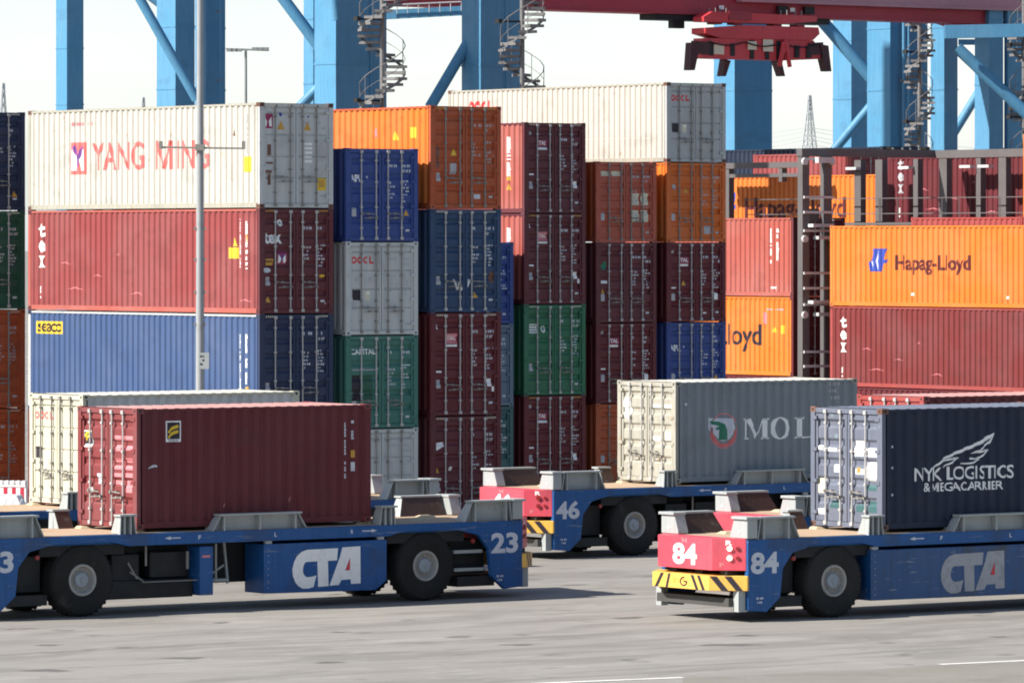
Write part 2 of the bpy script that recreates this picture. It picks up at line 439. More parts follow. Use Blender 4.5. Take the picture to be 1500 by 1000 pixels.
def me_frame(L, h):
    def f():
        m = MB(); c = 0.12
        for sx in (-1, 1):
            xo = sx*W/2; xi = sx*(W/2 - 0.14)
            a, b = min(xo, xi), max(xo, xi)
            m.box(a, b, L/2 - 0.14, L/2 - 0.002, c, h - c)                          # far-end post
            xb = sx*(W/2 - 0.004); xc = sx*(W/2 - 0.06); a, b = min(xb, xc), max(xb, xc)
            m.box(a, b, -L/2 + 0.16, L/2 - 0.16, h - 0.075, h - 0.018)              # top rail
            m.box(a, b, -L/2 + 0.16, L/2 - 0.16, 0.022, 0.155)                      # bottom rail
        m.box(-W/2 + 0.165, W/2 - 0.165, L/2 - 0.10, L/2 - 0.008, h - 0.11, h - 0.02)
        m.box(-W/2 + 0.165, W/2 - 0.165, L/2 - 0.10, L/2 - 0.008, 0.02, 0.14)
        m.box(-W/2 + 0.07, W/2 - 0.07, -L/2 + 0.12, L/2 - 0.12, 0.09, 0.14)                  # floor
        return m.mesh('frame')
    return cached(('frame', L, h), f)
def me_doorframe(L, h):
    def f():
        m = MB(); c = 0.12
        for sx in (-1, 1):
            xo = sx*W/2; xi = sx*(W/2 - 0.14); a, b = min(xo, xi), max(xo, xi)
            m.box(a, b, -L/2 + 0.002, -L/2 + 0.10, c - .002, h - c + .002)
        m.box(-W/2 + 0.13, W/2 - 0.13, -L/2 + 0.004, -L/2 + 0.098, h - 0.125, h - 0.022)
        m.box(-W/2 + 0.13, W/2 - 0.13, -L/2 + 0.004, -L/2 + 0.098, 0.02, 0.125)
        return m.mesh('door_frame')
    return cached(('doorframe', L, h), f)
def me_casting(L, h, sx, sy, sz):
    def f():
        m = MB(); x1 = sx*(W/2 + 0.003); x0 = sx*(W/2 - 0.162); y1 = sy*(L/2 + 0.003); y0 = sy*(L/2 - 0.178)
        z0, z1 = (0, 0.118) if sz < 0 else (h - 0.118, h)
        m.box(min(x0, x1), max(x0, x1), min(y0, y1), max(y0, y1), z0, z1, None)
        zc = (z0 + z1)/2
        ye = y1 + sy*0.002; xc = (x0+x1)/2; hole = [(xc + 0.036*cos(a*pi/5), zc + 0.03*sin(a*pi/5)) for a in range(10)]
        m.mats = [M_CORNER]; m.add([(p[0], ye, p[1]) for p in hole], [list(range(10))], M_HOLE)
        xe = x1 + sx*0.002; yc = (y0+y1)/2
        m.add([(xe, yc + 0.04*cos(a*pi/5), zc + 0.03*sin(a*pi/5)) for a in range(10)], [list(range(10))], M_HOLE)
        return m.mesh('corner_casting')
    return cached(('cast', L, h, sx, sy, sz), f)
def me_door(L, h, sx, style):
    def f():
        m = MB(); Y = -L/2; pts, _ = door_profile(h, style)
        xa, xb = (-W/2 + 0.145, -0.012) if sx < 0 else (0.012, W/2 - 0.145)
        z0, z1 = 0.135, h - 0.135
        iw = 0.07; yo = Y + DOOR_OUT - 0.012; yb = Y + 0.10
        m.box(xa, xa + iw, yo, yb, z0, z1); m.box(xb - iw, xb, yo, yb, z0, z1)
        m.box(xa + iw, xb - iw, yo + 0.004, yb, z0, pts[0][0]); m.box(xa + iw, xb - iw, yo + 0.004, yb, pts[-1][0], z1)
        m.add([(x, Y + d, z) for z, d in pts for x in (xa + iw, xb - iw)], [(2*i, 2*i+1, 2*i+3, 2*i+2) for i in range(len(pts)-1)])
        for k in range(4):                                                      # hinges
            z = z0 + (z1 - z0)*(0.06 + 0.293*k); xe = xa if sx < 0 else xb
            m.box(xe - 0.10, xe + 0.07, Y - 0.012, Y + DOOR_OUT - 0.013, z, z + 0.075)
        return m.mesh('door')
    return cached(('door', L, h, sx, style), f)
BARX = (-0.70, -0.20, 0.20, 0.66)
def me_bar(L, h, i):
    def f():
        m = MB(); Y = -L/2 - 0.002; x = BARX[i]
        m.tube((x, Y, 0.05), (x, Y, h - 0.05), 0.019, 8)
        for z in (0.055, h - 0.135): m.box(x - 0.045, x + 0.045, Y - 0.034, Y + 0.012, z, z + 0.08)
        for t in (0.14, 0.36, 0.63, 0.86): m.box(x - 0.034, x + 0.034, Y - 0.028, Y + 0.034, h*t, h*t + 0.05)
        return m.mesh('locking_bar')
    return cached(('bar', L, h, i), f)
def me_handle(L, h, i):
    def f():
        m = MB(); Y = -L/2 - 0.035; x = BARX[i]; d = (1, -1, 1, -1)[i]; z = h*(0.30, 0.255, 0.30, 0.255)[i]
        m.bar((x, Y, z + 0.012), (x + d*0.43, Y - 0.012, z - 0.012), 0.016, 0.024)
        m.box(min(x + d*0.2, x + d*0.25), max(x + d*0.2, x + d*0.25), Y - 0.016, Y + 0.06, z - 0.025, z + 0.03)
        m.box(x - 0.025, x + 0.025, Y - 0.028, Y + 0.04, z - 0.03, z + 0.035)
        return m.mesh('handle')
    return cached(('handle', L, h, i), f)

def me_mark(L, h, sx):
    def f():
        m = MB(); Y = -L/2 - .004
        for i in range(5):
            x = sx*(W/2 - 0.22 - i*.062); m.add([(x - .018, Y, h - .095), (x + .012, Y, h - .095), (x + .030, Y, h - .045), (x, Y, h - .045)], [(0, 1, 2, 3)])
        return m.mesh('height_mark')
    return cached(('mark', L, h, sx), f)
def seedless(t): return sum(map(ord, t)) % 3 != 0
def container(loc, rz, L, h, body, label, group, door=None, style='ribbed', bars=None, frame=None, side_ink=None, door_ink=None, side=-1, roof=None, castings=None, doorframe=None):
    """origin at the centre of the base, doors at local -y"""
    r = empty('shipping_container', loc, rz, label, 'container', group)
    bm_, dm, fm = PAL[body], PAL[door or body], (frame if frame else PAL[door or body])
    rb = M_BAR if bars is None else bars; dfm = PAL[doorframe] if doorframe else dm; cm = castings or dfm
    link('frame', me_frame(L, h), r, fm); link('door_frame', me_doorframe(L, h), r, dfm)
    if h > 2.7:
        for sx in (-1, 1): link('height_mark', me_mark(L, h, sx), r, T['cream'] if seedless(label) else T['gold'])
    sw = None
    for s in (1, -1):
        o = link('side_wall', me_side(L, h), r, bm_)
        if s < 0: o.rotation_euler = (0, 0, pi)
        if s == side: sw = o
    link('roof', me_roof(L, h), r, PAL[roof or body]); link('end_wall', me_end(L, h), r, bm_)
    for sx in (-1, 1):
        for sy in (-1, 1):
            for sz in (-1, 1):
                o = link('corner_casting', me_casting(L, h, sx, sy, sz), r); o.material_slots[0].link = 'OBJECT'; o.material_slots[0].material = cm
    for sx in (-1, 1):
        d = link('door', me_door(L, h, sx, style), r, dm)
        for i in ((0, 1) if sx < 0 else (2, 3)):
            link('locking_bar', me_bar(L, h, i), d, rb); link('handle', me_handle(L, h, i), d, M_BARD)
        ink = Ink()
        if door_ink: door_ink(ink, sx, h)
        if ink.items:
            pts, dep = door_profile(h, style)
            ink.build('lettering', d, lambda s, z, l: (s, -L/2 + dep(z) - l, z), [p[0] for p in pts], 1)
    if side_ink:
        ink = Ink(); side_ink(ink, L, h); pts, dep = wall_profile(L)
        # s runs from the left edge as seen from outside; local y = side * (s - L/2)
        br = sorted(side*p[0]*1.0 + L/2 for p in pts)
        br = [(side*p[0]) + L/2 for p in pts]
        # the wall on the -x side is the +x wall turned by 180 degrees, so its depth profile is mirrored in y
        dd = dep if side > 0 else (lambda y: dep(-y))
        if side < 0: br = [p[0] + L/2 for p in pts]
        o = ink.build('lettering', sw, (lambda s, z, l: (W/2 - 0.012 - dep(s - L/2) + l, (s - L/2), z)), br, 0)
    return r

# ---- door markings
def di_plain(col='white', seed=1, extra=None):
    col = 'silver' if col == 'white' else col
    def f(k, sx, h):
        if sx > 0:
            k.codes(0.24, h*0.80, 0.38, col, 1, seed, 0.085); k.codes(0.70, h*0.80, 0.36, col, 2, seed+1, 0.085)
            k.codes(0.24, h*0.62, 0.30, col, 5, seed+2, 0.06); k.codes(0.70, h*0.64, 0.32, col, 7, seed+3, 0.055)
            k.rect(0.82, h*0.11, 0.14, 0.06, col)
        else:
            k.rect(-1.02, h*0.27, 0.17, 0.24, 'grey')
        if extra: extra(k, sx, h)
    return f
def ex_tal(k, sx, h):
    if sx < 0:
        k.rect(-0.66, h*0.735, 0.38, 0.20, 'wine').rect(-0.66, h*0.70, 0.38, 0.075, 'white')
        k.up().text('TAL', -0.63, h*0.752, 0.32, 0.13, 'white', 0.03)
        k.rect(-1.02, h*0.42, 0.20, 0.05, 'white').disc(-1.0, h*0.86, 0.12, 0.12, 'grey')
    else: k.rect(0.76, h*0.28, 0.15, 0.22, 'white')
def ex_tal_pink(k, sx, h):
    if sx < 0:
        k.rect(-0.66, h*0.70, 0.38, 0.28, 'pink').rect(-0.66, h*0.67, 0.38, 0.06, 'white')
        k.up().text('TAL', -0.62, h*0.735, 0.30, 0.12, 'white', 0.02)
        k.rect(-1.02, h*0.42, 0.20, 0.05, 'white').rect(-1.08, h*0.84, 0.13, 0.13, 'white')
    else: k.rect(0.76, h*0.28, 0.15, 0.22, 'white').rect(0.92, h*0.23, 0.10, 0.14, 'white')
def ex_tri(k, sx, h):
    if sx < 0: k.tri(-1.0, h*0.36, 0.18, 0.17, 'gold').rect(-1.04, h*0.49, 0.30, 0.09, 'white').poly([(-1.0,h*.66),(-0.8,h*.66),(-0.74,h*.72),(-0.84,h*.77),(-0.96,h*.73)], 'green')
def ex_apl(k, sx, h):
    if sx < 0:
        k.text('APL', -1.05, h*0.64, 0.40, 0.20, 'white', 0.045)
        k.tri(-0.5, h*0.68, 0.08, 0.08, 'silver')
    else: k.tri(0.74, h*0.28, 0.19, 0.17, 'gold')
def ex_oocl(k, sx, h):
    if sx < 0:
        oocl(k, -1.02, h*0.765, 0.76, 0.20, 'red')
        k.rect(-0.98, h*0.375, 0.27, 0.29, 'dark').rect(-0.56, h*0.375, 0.18, 0.27, 'cream')
        k.up().rect(-0.50, h*0.44, 0.1, 0.06, 'white')
        k.disc(-0.9, h*0.57, 0.10, 0.13, 'grey').disc(-0.45, h*0.57, 0.13, 0.15, 'grey')
def oocl(k, x, z, wd, h, mat):
    t = 0.30
    for i in range(2):
        xx = x + i*wd*0.27; n = 16; ow = wd*0.25
        o = [(xx + ow/2 + ow/2*cos(2*pi*j/n), z + h/2 + h/2*sin(2*pi*j/n)) for j in range(n)]
        q = [(xx + ow/2 + ow/2*0.52*cos(2*pi*j/n), z + h/2 + h/2*0.45*sin(2*pi*j/n)) for j in range(n)]
        for j in range(n): k.poly([o[j], o[(j+1) % n], q[(j+1) % n], q[j]], mat)
    xx = x + wd*0.54; ow = wd*0.24; n = 12
    for j in range(n):
        a0 = radians(55) + radians(250)*j/n; a1 = radians(55) + radians(250)*(j+1)/n
        P = lambda a, r: (xx + ow/2 + ow/2*r*cos(a), z + h/2 + h/2*r*sin(a))
        k.poly([P(a0, 1), P(a1, 1), P(a1, 0.5), P(a0, 0.5)], mat)
    k.rect(x + wd*0.80, z, wd*0.07, h, mat).rect(x + wd*0.87, z, wd*0.13, h*0.28, mat)
def ex_yml(k, sx, h):
    if sx < 0:
        ym_emblem(k, -1.08, h*0.755, 0.32, 0.40, 'wine', 'wine')
        k.tri(-0.62, h*0.745, 0.25, 0.24, 'gold').disc(-0.55, h*0.87, 0.10, 0.10, 'blue')
        for i, (a, b, c, d) in enumerate([(-0.98,.42,.22,.05),(-0.94,.50,.12,.30),(-1.0,.33,.20,.09),(-0.93,.22,.10,.30),(-0.70,.36,.05,.3)]): k.rect(a, h*b, c, d, M_CORNER)
    else:
        k.tri(0.26, h*0.74, 0.25, 0.24, 'gold').rect(0.72, h*0.17, 0.28, 0.34, 'yellow').up().rect(0.77, h*0.2, 0.18, 0.20, 'gold')
        k.disc(0.38, h*0.86, 0.06, 0.06, 'blue')
        for i in range(5): k.rect(0.29, h*0.60 - i*0.12, 0.25, 0.07, 'white')
def ex_tex(k, sx, h):
    if sx < 0:
        k.text('tex', -1.04, h*0.665, 0.58, 0.31, 'white', 0.03); k.disc(-0.60, h*0.83, 0.17, 0.19, 'white').up().disc(-0.56, h*0.845, 0.09, 0.10, 'grey')
        k.rect(-1.16, h*0.46, 0.42, 0.18, 'gold'); k.up().rect(-1.12, h*0.49, 0.34, 0.05, M_CORNER)
        ym_emblem(k, -0.62, h*0.47, 0.32, 0.34, 'purple', 'wine')
        k.disc(-1.10, h*0.39, 0.26, 0.14, 'silver').tri(-1.04, h*0.11, 0.2, 0.17, 'gold')
    else: k.rect(0.80, h*0.345, 0.16, 0.075, 'yellow').disc(0.95, h*0.07, 0.13, 0.13, 'white')
def ex_capital(k, sx, h):
    if sx < 0:
        k.text('CAPITAL', -1.04, h*0.795, 0.86, 0.155, 'white', 0.03)
        k.rect(-1.08, h*0.625, 0.88, 0.03, 'grey').rect(-1.05, h*0.30, 0.35, 0.70, 'dark').rect(-0.6, h*0.30, 0.30, 0.70, PAL['dark_green'])
    else: k.rect(0.70, h*0.67, 0.34, 0.03, 'white')
def ex_green(k, sx, h):
    if sx < 0:
        k.rect(-1.08, h*0.685, 0.40, 0.29, 'white'); k.up()
        for i in range(3): k.rect(-1.04, h*0.70 + 0.09*i, 0.32, 0.03, 'green')
        k.disc(-0.52, h*0.69, 0.17, 0.22, 'white'); k.up().disc(-0.48, h*0.71, 0.09, 0.14, 'green')
def ex_graffiti(k, sx, h):
    w1 = [(-0.36, .31), (-0.28, .22), (-0.20, .30), (-0.13, .21), (-0.06, .31)]
    if sx < 0: k.polys(stroke([(-0.38, h*.32), (-0.26, h*.22), (-0.20, h*.29), (-0.10, h*.21)], (.05, .07, .06, .06)), 'white')
    else: k.polys(stroke([(0.03, h*.22), (0.16, h*.32)], (.06, .09)), 'white').tri(0.24, h*.14, 0.20, 0.18, 'gold').rect(0.84, h*0.29, 0.17, 0.3, M_CORNER)
def ex_papers(k, sx, h):
    if sx > 0:
        for a in (0.26, 0.62):
            for b in (0.46, 0.25): k.rect(a, h*b, 0.28, 0.38, 'cream'); k.up().rect(a + .04, h*b + 0.2, 0.20, 0.03, 'grey').rect(a + .04, h*b + 0.1, 0.2, 0.02, 'grey')
    else: k.rect(-1.04, h*0.82, 0.84, 0.16, 'cream'); k.up().rect(-0.62, h*0.82, 0.06, 0.16, PAL['rust_orange'])
def ex_orange(k, sx, h):
    if sx < 0: k.tri(-0.50, h*0.52, 0.20, 0.19, 'yellow').rect(-0.52, h*0.34, 0.22, 0.30, 'grey').rect(-1.05, h*0.4, 0.16, 0.6, M_CORNER)
    else: k.rect(0.30, h*0.10, 0.22, 0.13, 'silver')
def ex_orange2(k, sx, h):
    if sx < 0: k.disc(-0.95, h*0.66, 0.16, 0.18, 'grey').tri(-0.5, h*0.62, 0.18, 0.17, 'gold')
    else: k.rect(0.34, h*0.10, 0.28, 0.28, 'grey')
def ex_flower(k, sx, h):
    if sx < 0: k.poly([(-1.14,h*.70),(-0.98,h*.74),(-0.74,h*.75),(-0.72,h*.71),(-1.04,h*.66),(-1.08,h*.62)], 'white').tri(-1.04, h*0.45, 0.18, 0.16, 'gold').disc(-0.56, h*0.47, 0.12, 0.12, 'white')
def ym_emblem(k, x, z, wd, h, ym, edge):
    """square with a white Y shape"""
    k.rect(x, z, wd, h, edge); k.up()
    k.poly([(x + wd*.10, z + h*.12), (x + wd*.34, z + h*.12), (x + wd*.42, z + h*.48), (x + wd*.14, z + h*.80)], 'white')
    k.poly([(x + wd*.66, z + h*.12), (x + wd*.90, z + h*.12), (x + wd*.86, z + h*.80), (x + wd*.58, z + h*.48)], 'white')
    k.up(); k.polys(stroke([(x + wd*.22, z + h*.88), (x + wd*.5, z + h*.48), (x + wd*.5, z + h*.25)], (wd*.16, wd*.16, wd*.13)), ym)
    k.polys(stroke([(x + wd*.78, z + h*.88), (x + wd*.5, z + h*.48)], (wd*.16, wd*.16)), ym)

# ---- side markings (s from the left edge as seen from outside)
def si_yangming(k, L, h):
    ym_emblem(k, 2.30, 1.02, 0.86, 0.92, 'purple', 'dull_red')
    k.text('YANG', 3.50, 1.12, 2.75, 0.80, 'dull_red', 0.012).text('ING', 7.98, 1.12, 1.65, 0.80, 'dull_red', 0.012)
    k.polys(stroke([(6.92, 1.12), (6.92, 1.92)], (.13, .13)) + stroke([(6.95, 1.92), (7.30, 1.14)], (.13, .12)) + stroke([(7.30, 1.14), (7.65, 1.92)], (.12, .13)) + stroke([(7.68, 1.92), (7.68, 1.12)], (.13, .13)), 'dull_red')
    k.codes(2.4, 2.42, 1.9, 'pink', 1, 5, 0.10); k.rect(11.35, 1.0, 0.42, 0.42, 'yellow').vcodes(11.5, 1.5, 2.6, 0.09, 'grey', 4).tri(10.8, 2.0, 0.18, 0.24, M_CORNER)
def si_tex(k, L, h, col='white'):
    for i, c in enumerate('tex'): k.text(c, 0.55, 2.12 - i*0.44, 0.33, 0.40 if c == 't' else 0.34, col, 0.05)
    k.vcodes(0.60, 0.30, 0.78, 0.13, 'white', 2)
    k.vcodes(11.15, 1.20, 2.66, 0.10, 'white', 8).vcodes(11.45, 1.2, 2.55, 0.15, 'white', 9)
    k.rect(10.65, 1.52, 0.44, 0.30, 'yellow').tri(10.8, 1.86, 0.26, 0.24, 'yellow').rect(11.45, 1.98, 0.14, 0.16, 'gold')
    for a, b, c in ((1.8, 1.35, .5), (3.6, 1.0, .4), (2.2, .62, .8), (5.6, .5, .6), (11.2, .35, .5), (4.8, 1.6, .2)):
        k.polys(stroke([(a, b), (a + c*.5, b + .05), (a + c, b - .02)], (.01, .035, .01)), 'pink')
def si_seaco(k, L, h):
    k.rect(0.45, 2.22, 1.45, 0.36, 'yellow').up().text('seaco', 0.52, 2.27, 1.3, 0.25, 'dark', 0.02)
    k.vcodes(11.15, 0.75, 2.35, 0.10, 'white', 18).vcodes(11.45, 0.95, 2.35, 0.14, 'white', 19).rect(11.42, 0.72, 0.2, 0.18, 'gold')
def hl_logo(k, x, z, wd, h, mat='blue', hi='silver'):
    k.poly([(x + wd*.25, z + h), (x + wd*.95, z + h), (x + wd*.80, z + h*.52), (x + wd, z + h*.52), (x + wd*.90, z + h*.36), (x + wd*.74, z + h*.36), (x + wd*.66, z), (x + wd*.08, z), (x, z + h*.38), (x + wd*.14, z + h*.50)], mat)
    k.up().polys(stroke([(x + wd*.52, z + h*.90), (x + wd*.40, z + h*.45), (x + wd*.48, z + h*.08)], (wd*.05, wd*.09, wd*.05)), hi)
    k.polys(stroke([(x + wd*.14, z + h*.45), (x + wd*.24, z + h*.12)], (wd*.06, wd*.05)), hi)
def si_hapag(k, L, h):
    hl_logo(k, 2.15, 1.25, 1.05, 0.82); k.text('Hapag-Lloyd', 3.62, 1.14, 4.05, 0.70, 'oxblood', 0.025)
    k.rect(9.6, 0.32, 0.08, 0.1, 'white').rect(4.5, .40, .12, .1, 'white')
def si_loyd(k, L, h):
    k.text('Hapag-Lloyd', L - 7.9, 0.86, 6.0, 1.02, 'dark', 0.012); hl_logo(k, L - 9.6, 0.95, 1.2, 1.0)
    k.rect(L - 1.75, 1.90, 0.22, 0.42, 'pink').tri(L - 1.25, 1.60, 0.26, 0.2, 'yellow').rect(L - 0.75, 1.55, 0.2, 0.3, 'yellow').codes(L - 1.6, 2.4, 1.3, 'grey', 1, 3)
def si_hapag_back(k, L, h):
    hl_logo(k, L - 9.6, 0.95, 1.0, 1.0); k.text('Hapag-Lloyd', L - 8.1, 0.72, 6.15, 1.02, 'oxblood', 0.02)
def si_salmon(k, L, h):
    k.vcodes(L - 1.40, 1.2, 2.5, 0.10, 'white', 31).vcodes(L - 0.98, 1.3, 2.5, 0.13, 'white', 32).rect(L - 1.35, 0.30, 0.34, 0.06, 'white').rect(L - 1.05, 0.2, 0.06, 0.2, 'white')
def si_vert(k, L, h):
    k.vcodes(L - 1.55, 0.9, 2.4, 0.12, 'white', 41).vcodes(L - 0.95, 1.2, 2.45, 0.16, 'white', 42).rect(L - 0.95, 1.05, 0.16, 0.14, 'gold').tri(L - 0.98, 0.75, 0.22, 0.2, 'gold')
def si_orange(k, L, h):
    k.rect(L - 1.0, 2.0, 0.3, 0.30, 'yellow').tri(L - 1.9, 1.95, 0.3, 0.26, 'yellow').rect(L - 2.8, 2.05, 0.16, 0.24, 'pink')
def si_oocl(k, L, h):
    oocl(k, 1.15, 1.72, 1.40, 0.48, 'red')
    for a in range(7): k.polys(stroke([(7.6 + a*.55, 0.78 + .02*(a % 2)), (8.0 + a*.55, .80)], (.02, .03)), 'cream')
def si_florens(k, L, h):
    k.rect(0.74, 1.86, 0.38, 0.45, 'white').up().rect(0.77, 1.92, 0.32, 0.36, 'dark'); k.up()
    for d in (0, -0.11): k.polys(stroke([(0.80, 2.06 + d), (0.90, 2.14 + d), (1.05, 2.20 + d)], (.05, .07, .06)), 'yellow')
    k.rect(0.80, 1.875, 0.26, 0.03, 'grey')
    k.vcodes(5.35, 0.95, 2.2, 0.045, 'silver', 51).vcodes(5.56, 1.75, 2.25, 0.06, 'silver', 52).rect(5.55, 1.42, 0.08, 0.16, 'gold').rect(5.55, 1.12, 0.08, 0.2, 'silver')
    k.polys(stroke([(0.32, 1.30), (0.45, 1.36), (0.52, 1.34)], (.02, .06, .03)), 'silver').polys(stroke([(2.2, .42), (2.24, .5)], (.02, .02)), 'pink').polys(stroke([(3.9, .5), (3.93, .6)], (.02, .02)), 'pink')
def ex_florens(k, sx, h):
    if sx < 0:
        k.rect(-1.02, h*0.66, 0.34, 0.36, 'white').up().rect(-0.99, h*0.685, 0.28, 0.27, 'dark'); k.up()
        for d in (0, -0.09): k.polys(stroke([(-0.97, h*.75 + d), (-0.88, h*.78 + d), (-0.74, h*.79 + d)], (.04, .06, .05)), 'yellow')
        k.rect(-0.80, h*0.28, 0.16, 0.12, 'white').rect(-0.46, h*0.36, 0.16, 0.22, 'silver')
    else:
        k.rect(0.26, h*0.73, 0.26, 0.10, 'pink').rect(0.62, h*0.73, 0.44, 0.10, 'pink').rect(0.30, h*0.64, 0.2, 0.13, 'pink').rect(0.72, h*0.65, 0.26, 0.1, 'pink')
        for i in range(4): k.rect(0.24, h*0.55 - i*.16, 0.30, 0.08, 'pink'); k.rect(0.70, h*0.55 - i*.16, 0.32, 0.09, 'pink')
        k.rect(0.72, h*0.30, 0.25, 0.16, 'pink')
def si_mol(k, L, h):
    x, z, wd, hh = 1.06, 0.90, 0.98, 0.88
    n = 26; c = (x + wd*.55, z + hh*.47)
    ring = lambda r, j: (c[0] + wd*.47*r*cos(2*pi*j/n), c[1] + hh*.52*r*sin(2*pi*j/n))
    for j in range(n):
        k.poly([ring(1, j), ring(1, j+1), ring(.93, j+1), ring(.93, j)], 'pink')
        if j in range(12, 26): k.poly([ring(.90, j), ring(.90, j+1), ring(.74, j+1), ring(.74, j)], 'dull_red')
    k.poly([(x + wd*.02, z + hh*.85), (x + wd*.85, z + hh*.82), (x + wd*.92, z + hh*.55), (x + wd*.78, z + hh*.22), (x + wd*.50, z + hh*.16), (x + wd*.34, z + hh*.26), (x + wd*.02, z + hh*.52)], 'silver'); k.up()
    k.poly([(x + wd*.06, z + hh*.76), (x + wd*.40, z + hh*.74), (x + wd*.58, z + hh*.66), (x + wd*.66, z + hh*.48), (x + wd*.68, z + hh*.20), (x + wd*.40, z + hh*.20), (x + wd*.42, z + hh*.50), (x + wd*.28, z + hh*.50), (x + wd*.26, z + hh*.56), (x + wd*.40, z + hh*.60), (x + wd*.14, z + hh*.67)], 'green')
    # serif capitals
    X, Z, H_, kx = 2.26, 1.07, 0.54, 1.2
    def R(a, b, c2, d): k.rect(X + a*kx, Z + b*H_, c2*kx, d*H_, 'white')
    def Q(pts): k.poly([(X + a*kx, Z + b*H_) for a, b in pts], 'white')
    R(0.0, 0, .14, .07); R(.04, .0, .05, 1); R(-.02, .93, .16, .07)
    Q([(.06, 1), (.18, 1), (.38, .2), (.32, 0)]); Q([(.32, 0), (.36, .14), (.54, 1), (.50, 1)])
    R(.50, 0, .14, 1); R(.46, 0, .22, .07); R(.52, .93, .17, .07)
    n = 24
    for j in range(n):
        O = lambda i: (1.01 + .27*cos(2*pi*i/n), .5 + .54*sin(2*pi*i/n)); I = lambda i: (1.01 + .145*cos(2*pi*i/n), .5 + .48*sin(2*pi*i/n))
        Q([O(j), O(j+1), I(j+1), I(j)])
    R(1.46, 0, .15, 1); R(1.40, .93, .27, .07); R(1.40, 0, .50, .07); Q([(1.82, 0), (1.90, 0), (1.92, .3), (1.88, .3)])
    for i in range(3): k.codes(5.1, 2.42 - i*.18, .55, 'grey', 1, 61 + i, .09)
    k.rect(0.35, 1.98, .05, .06, 'white')
def ex_mol(k, sx, h):
    if sx < 0: k.disc(-1.04, h*0.62, 0.38, 0.55, 'white').up().poly([(-0.95,h*.76),(-0.82,h*.80),(-0.80,h*.70),(-0.88,h*.66),(-.84,h*.74)], 'cream')
    else: k.rect(0.24, h*0.74, 0.30, 0.08, 'white').rect(0.70, h*0.74, 0.34, 0.08, 'white').rect(0.24, h*0.40, 0.3, 0.14, 'white').rect(0.74, h*0.42, 0.22, 0.2, 'white')
def si_nyk(k, L, h):
    k.text('NYK', 0.94, 1.02, 0.73, 0.285, 'white', 0.012).text('LOGISTICS', 1.835, 1.03, 1.865, 0.29, 'white', 0.012)
    k.text('&', 1.20, 0.79, 0.14, 0.19, 'white', 0.015).text('EGACARRIER', 1.63, 0.79, 1.77, 0.19, 'white', 0.015)
    k.polys(stroke([(1.43, .79), (1.43, .98)], (.035, .035)) + stroke([(1.43, .97), (1.50, .82)], (.035, .03)) + stroke([(1.50, .82), (1.57, .97)], (.03, .035)) + stroke([(1.57, .98), (1.57, .79)], (.035, .035)), 'white')
    w_ = lambda pts, ws: k.polys(stroke([(0.94 + (a - 110)/1280*2.76, 1.03 + (690 - b)/166*0.285) for a, b in pts], ws), 'white')
    w_([(340, 540), (440, 465), (480, 425), (600, 370), (760, 310), (920, 250), (1050, 180), (1135, 115)], (.03, .05, .05, .06, .07, .07, .09, .015))
    w_([(1135, 115), (1075, 230), (950, 330)], (.015, .05, .03)); w_([(960, 330), (830, 365)], (.03, .02)); w_([(830, 365), (950, 350), (1065, 325)], (.015, .04, .03))
    w_([(1065, 325), (1020, 375), (900, 440)], (.03, .045, .03)); w_([(810, 428), (940, 440)], (.04, .03)); w_([(940, 440), (890, 478), (790, 492), (690, 488)], (.03, .04, .035, .02))
    w_([(450, 460), (560, 430), (670, 415)], (.03, .04, .03)); w_([(670, 415), (600, 465), (500, 510), (470, 540)], (.03, .045, .03, .02))
    for z in (0.72, 1.3, 1.75): k.rect(0.30, z, .05, .05, 'silver')
def ex_nyk(k, sx, h):
    if sx < 0:
        k.rect(-1.02, h*.64, .18, .09, 'white').rect(-0.80, h*.63, .44, .08, 'white').rect(-0.46, h*.46, .20, .16, 'white').rect(-1.0, h*.10, .26, .13, 'white')
        k.rect(-1.06, h*.28, .30, .32, 'cream').rect(-0.6, h*.16, .3, .16, PAL['teal'])
    else:
        k.rect(0.24, h*.60, .30, .34, 'white').rect(0.60, h*.60, .44, .18, 'white').rect(0.64, h*.40, .42, .40, 'white').rect(0.28, h*.45, .28, .12, 'white').rect(0.32, h*.46, .12, .12, 'gold')
        k.rect(0.30, h*.14, .3, .16, PAL['teal']).rect(0.72, h*.14, .34, .24, PAL['teal']).rect(0.68, h*.32, .36, .12, PAL['teal'])
def ex_ooclagv(k, sx, h):
    if sx < 0: oocl(k, -1.04, h*0.765, 0.86, 0.18, 'dull_red'); k.rect(-0.98, h*.41, .26, .27, 'dark').rect(-.52, h*.41, .24, .26, 'cream')
    else: k.codes(.3, h*.74, .6, 'cream', 4, 8, .1)

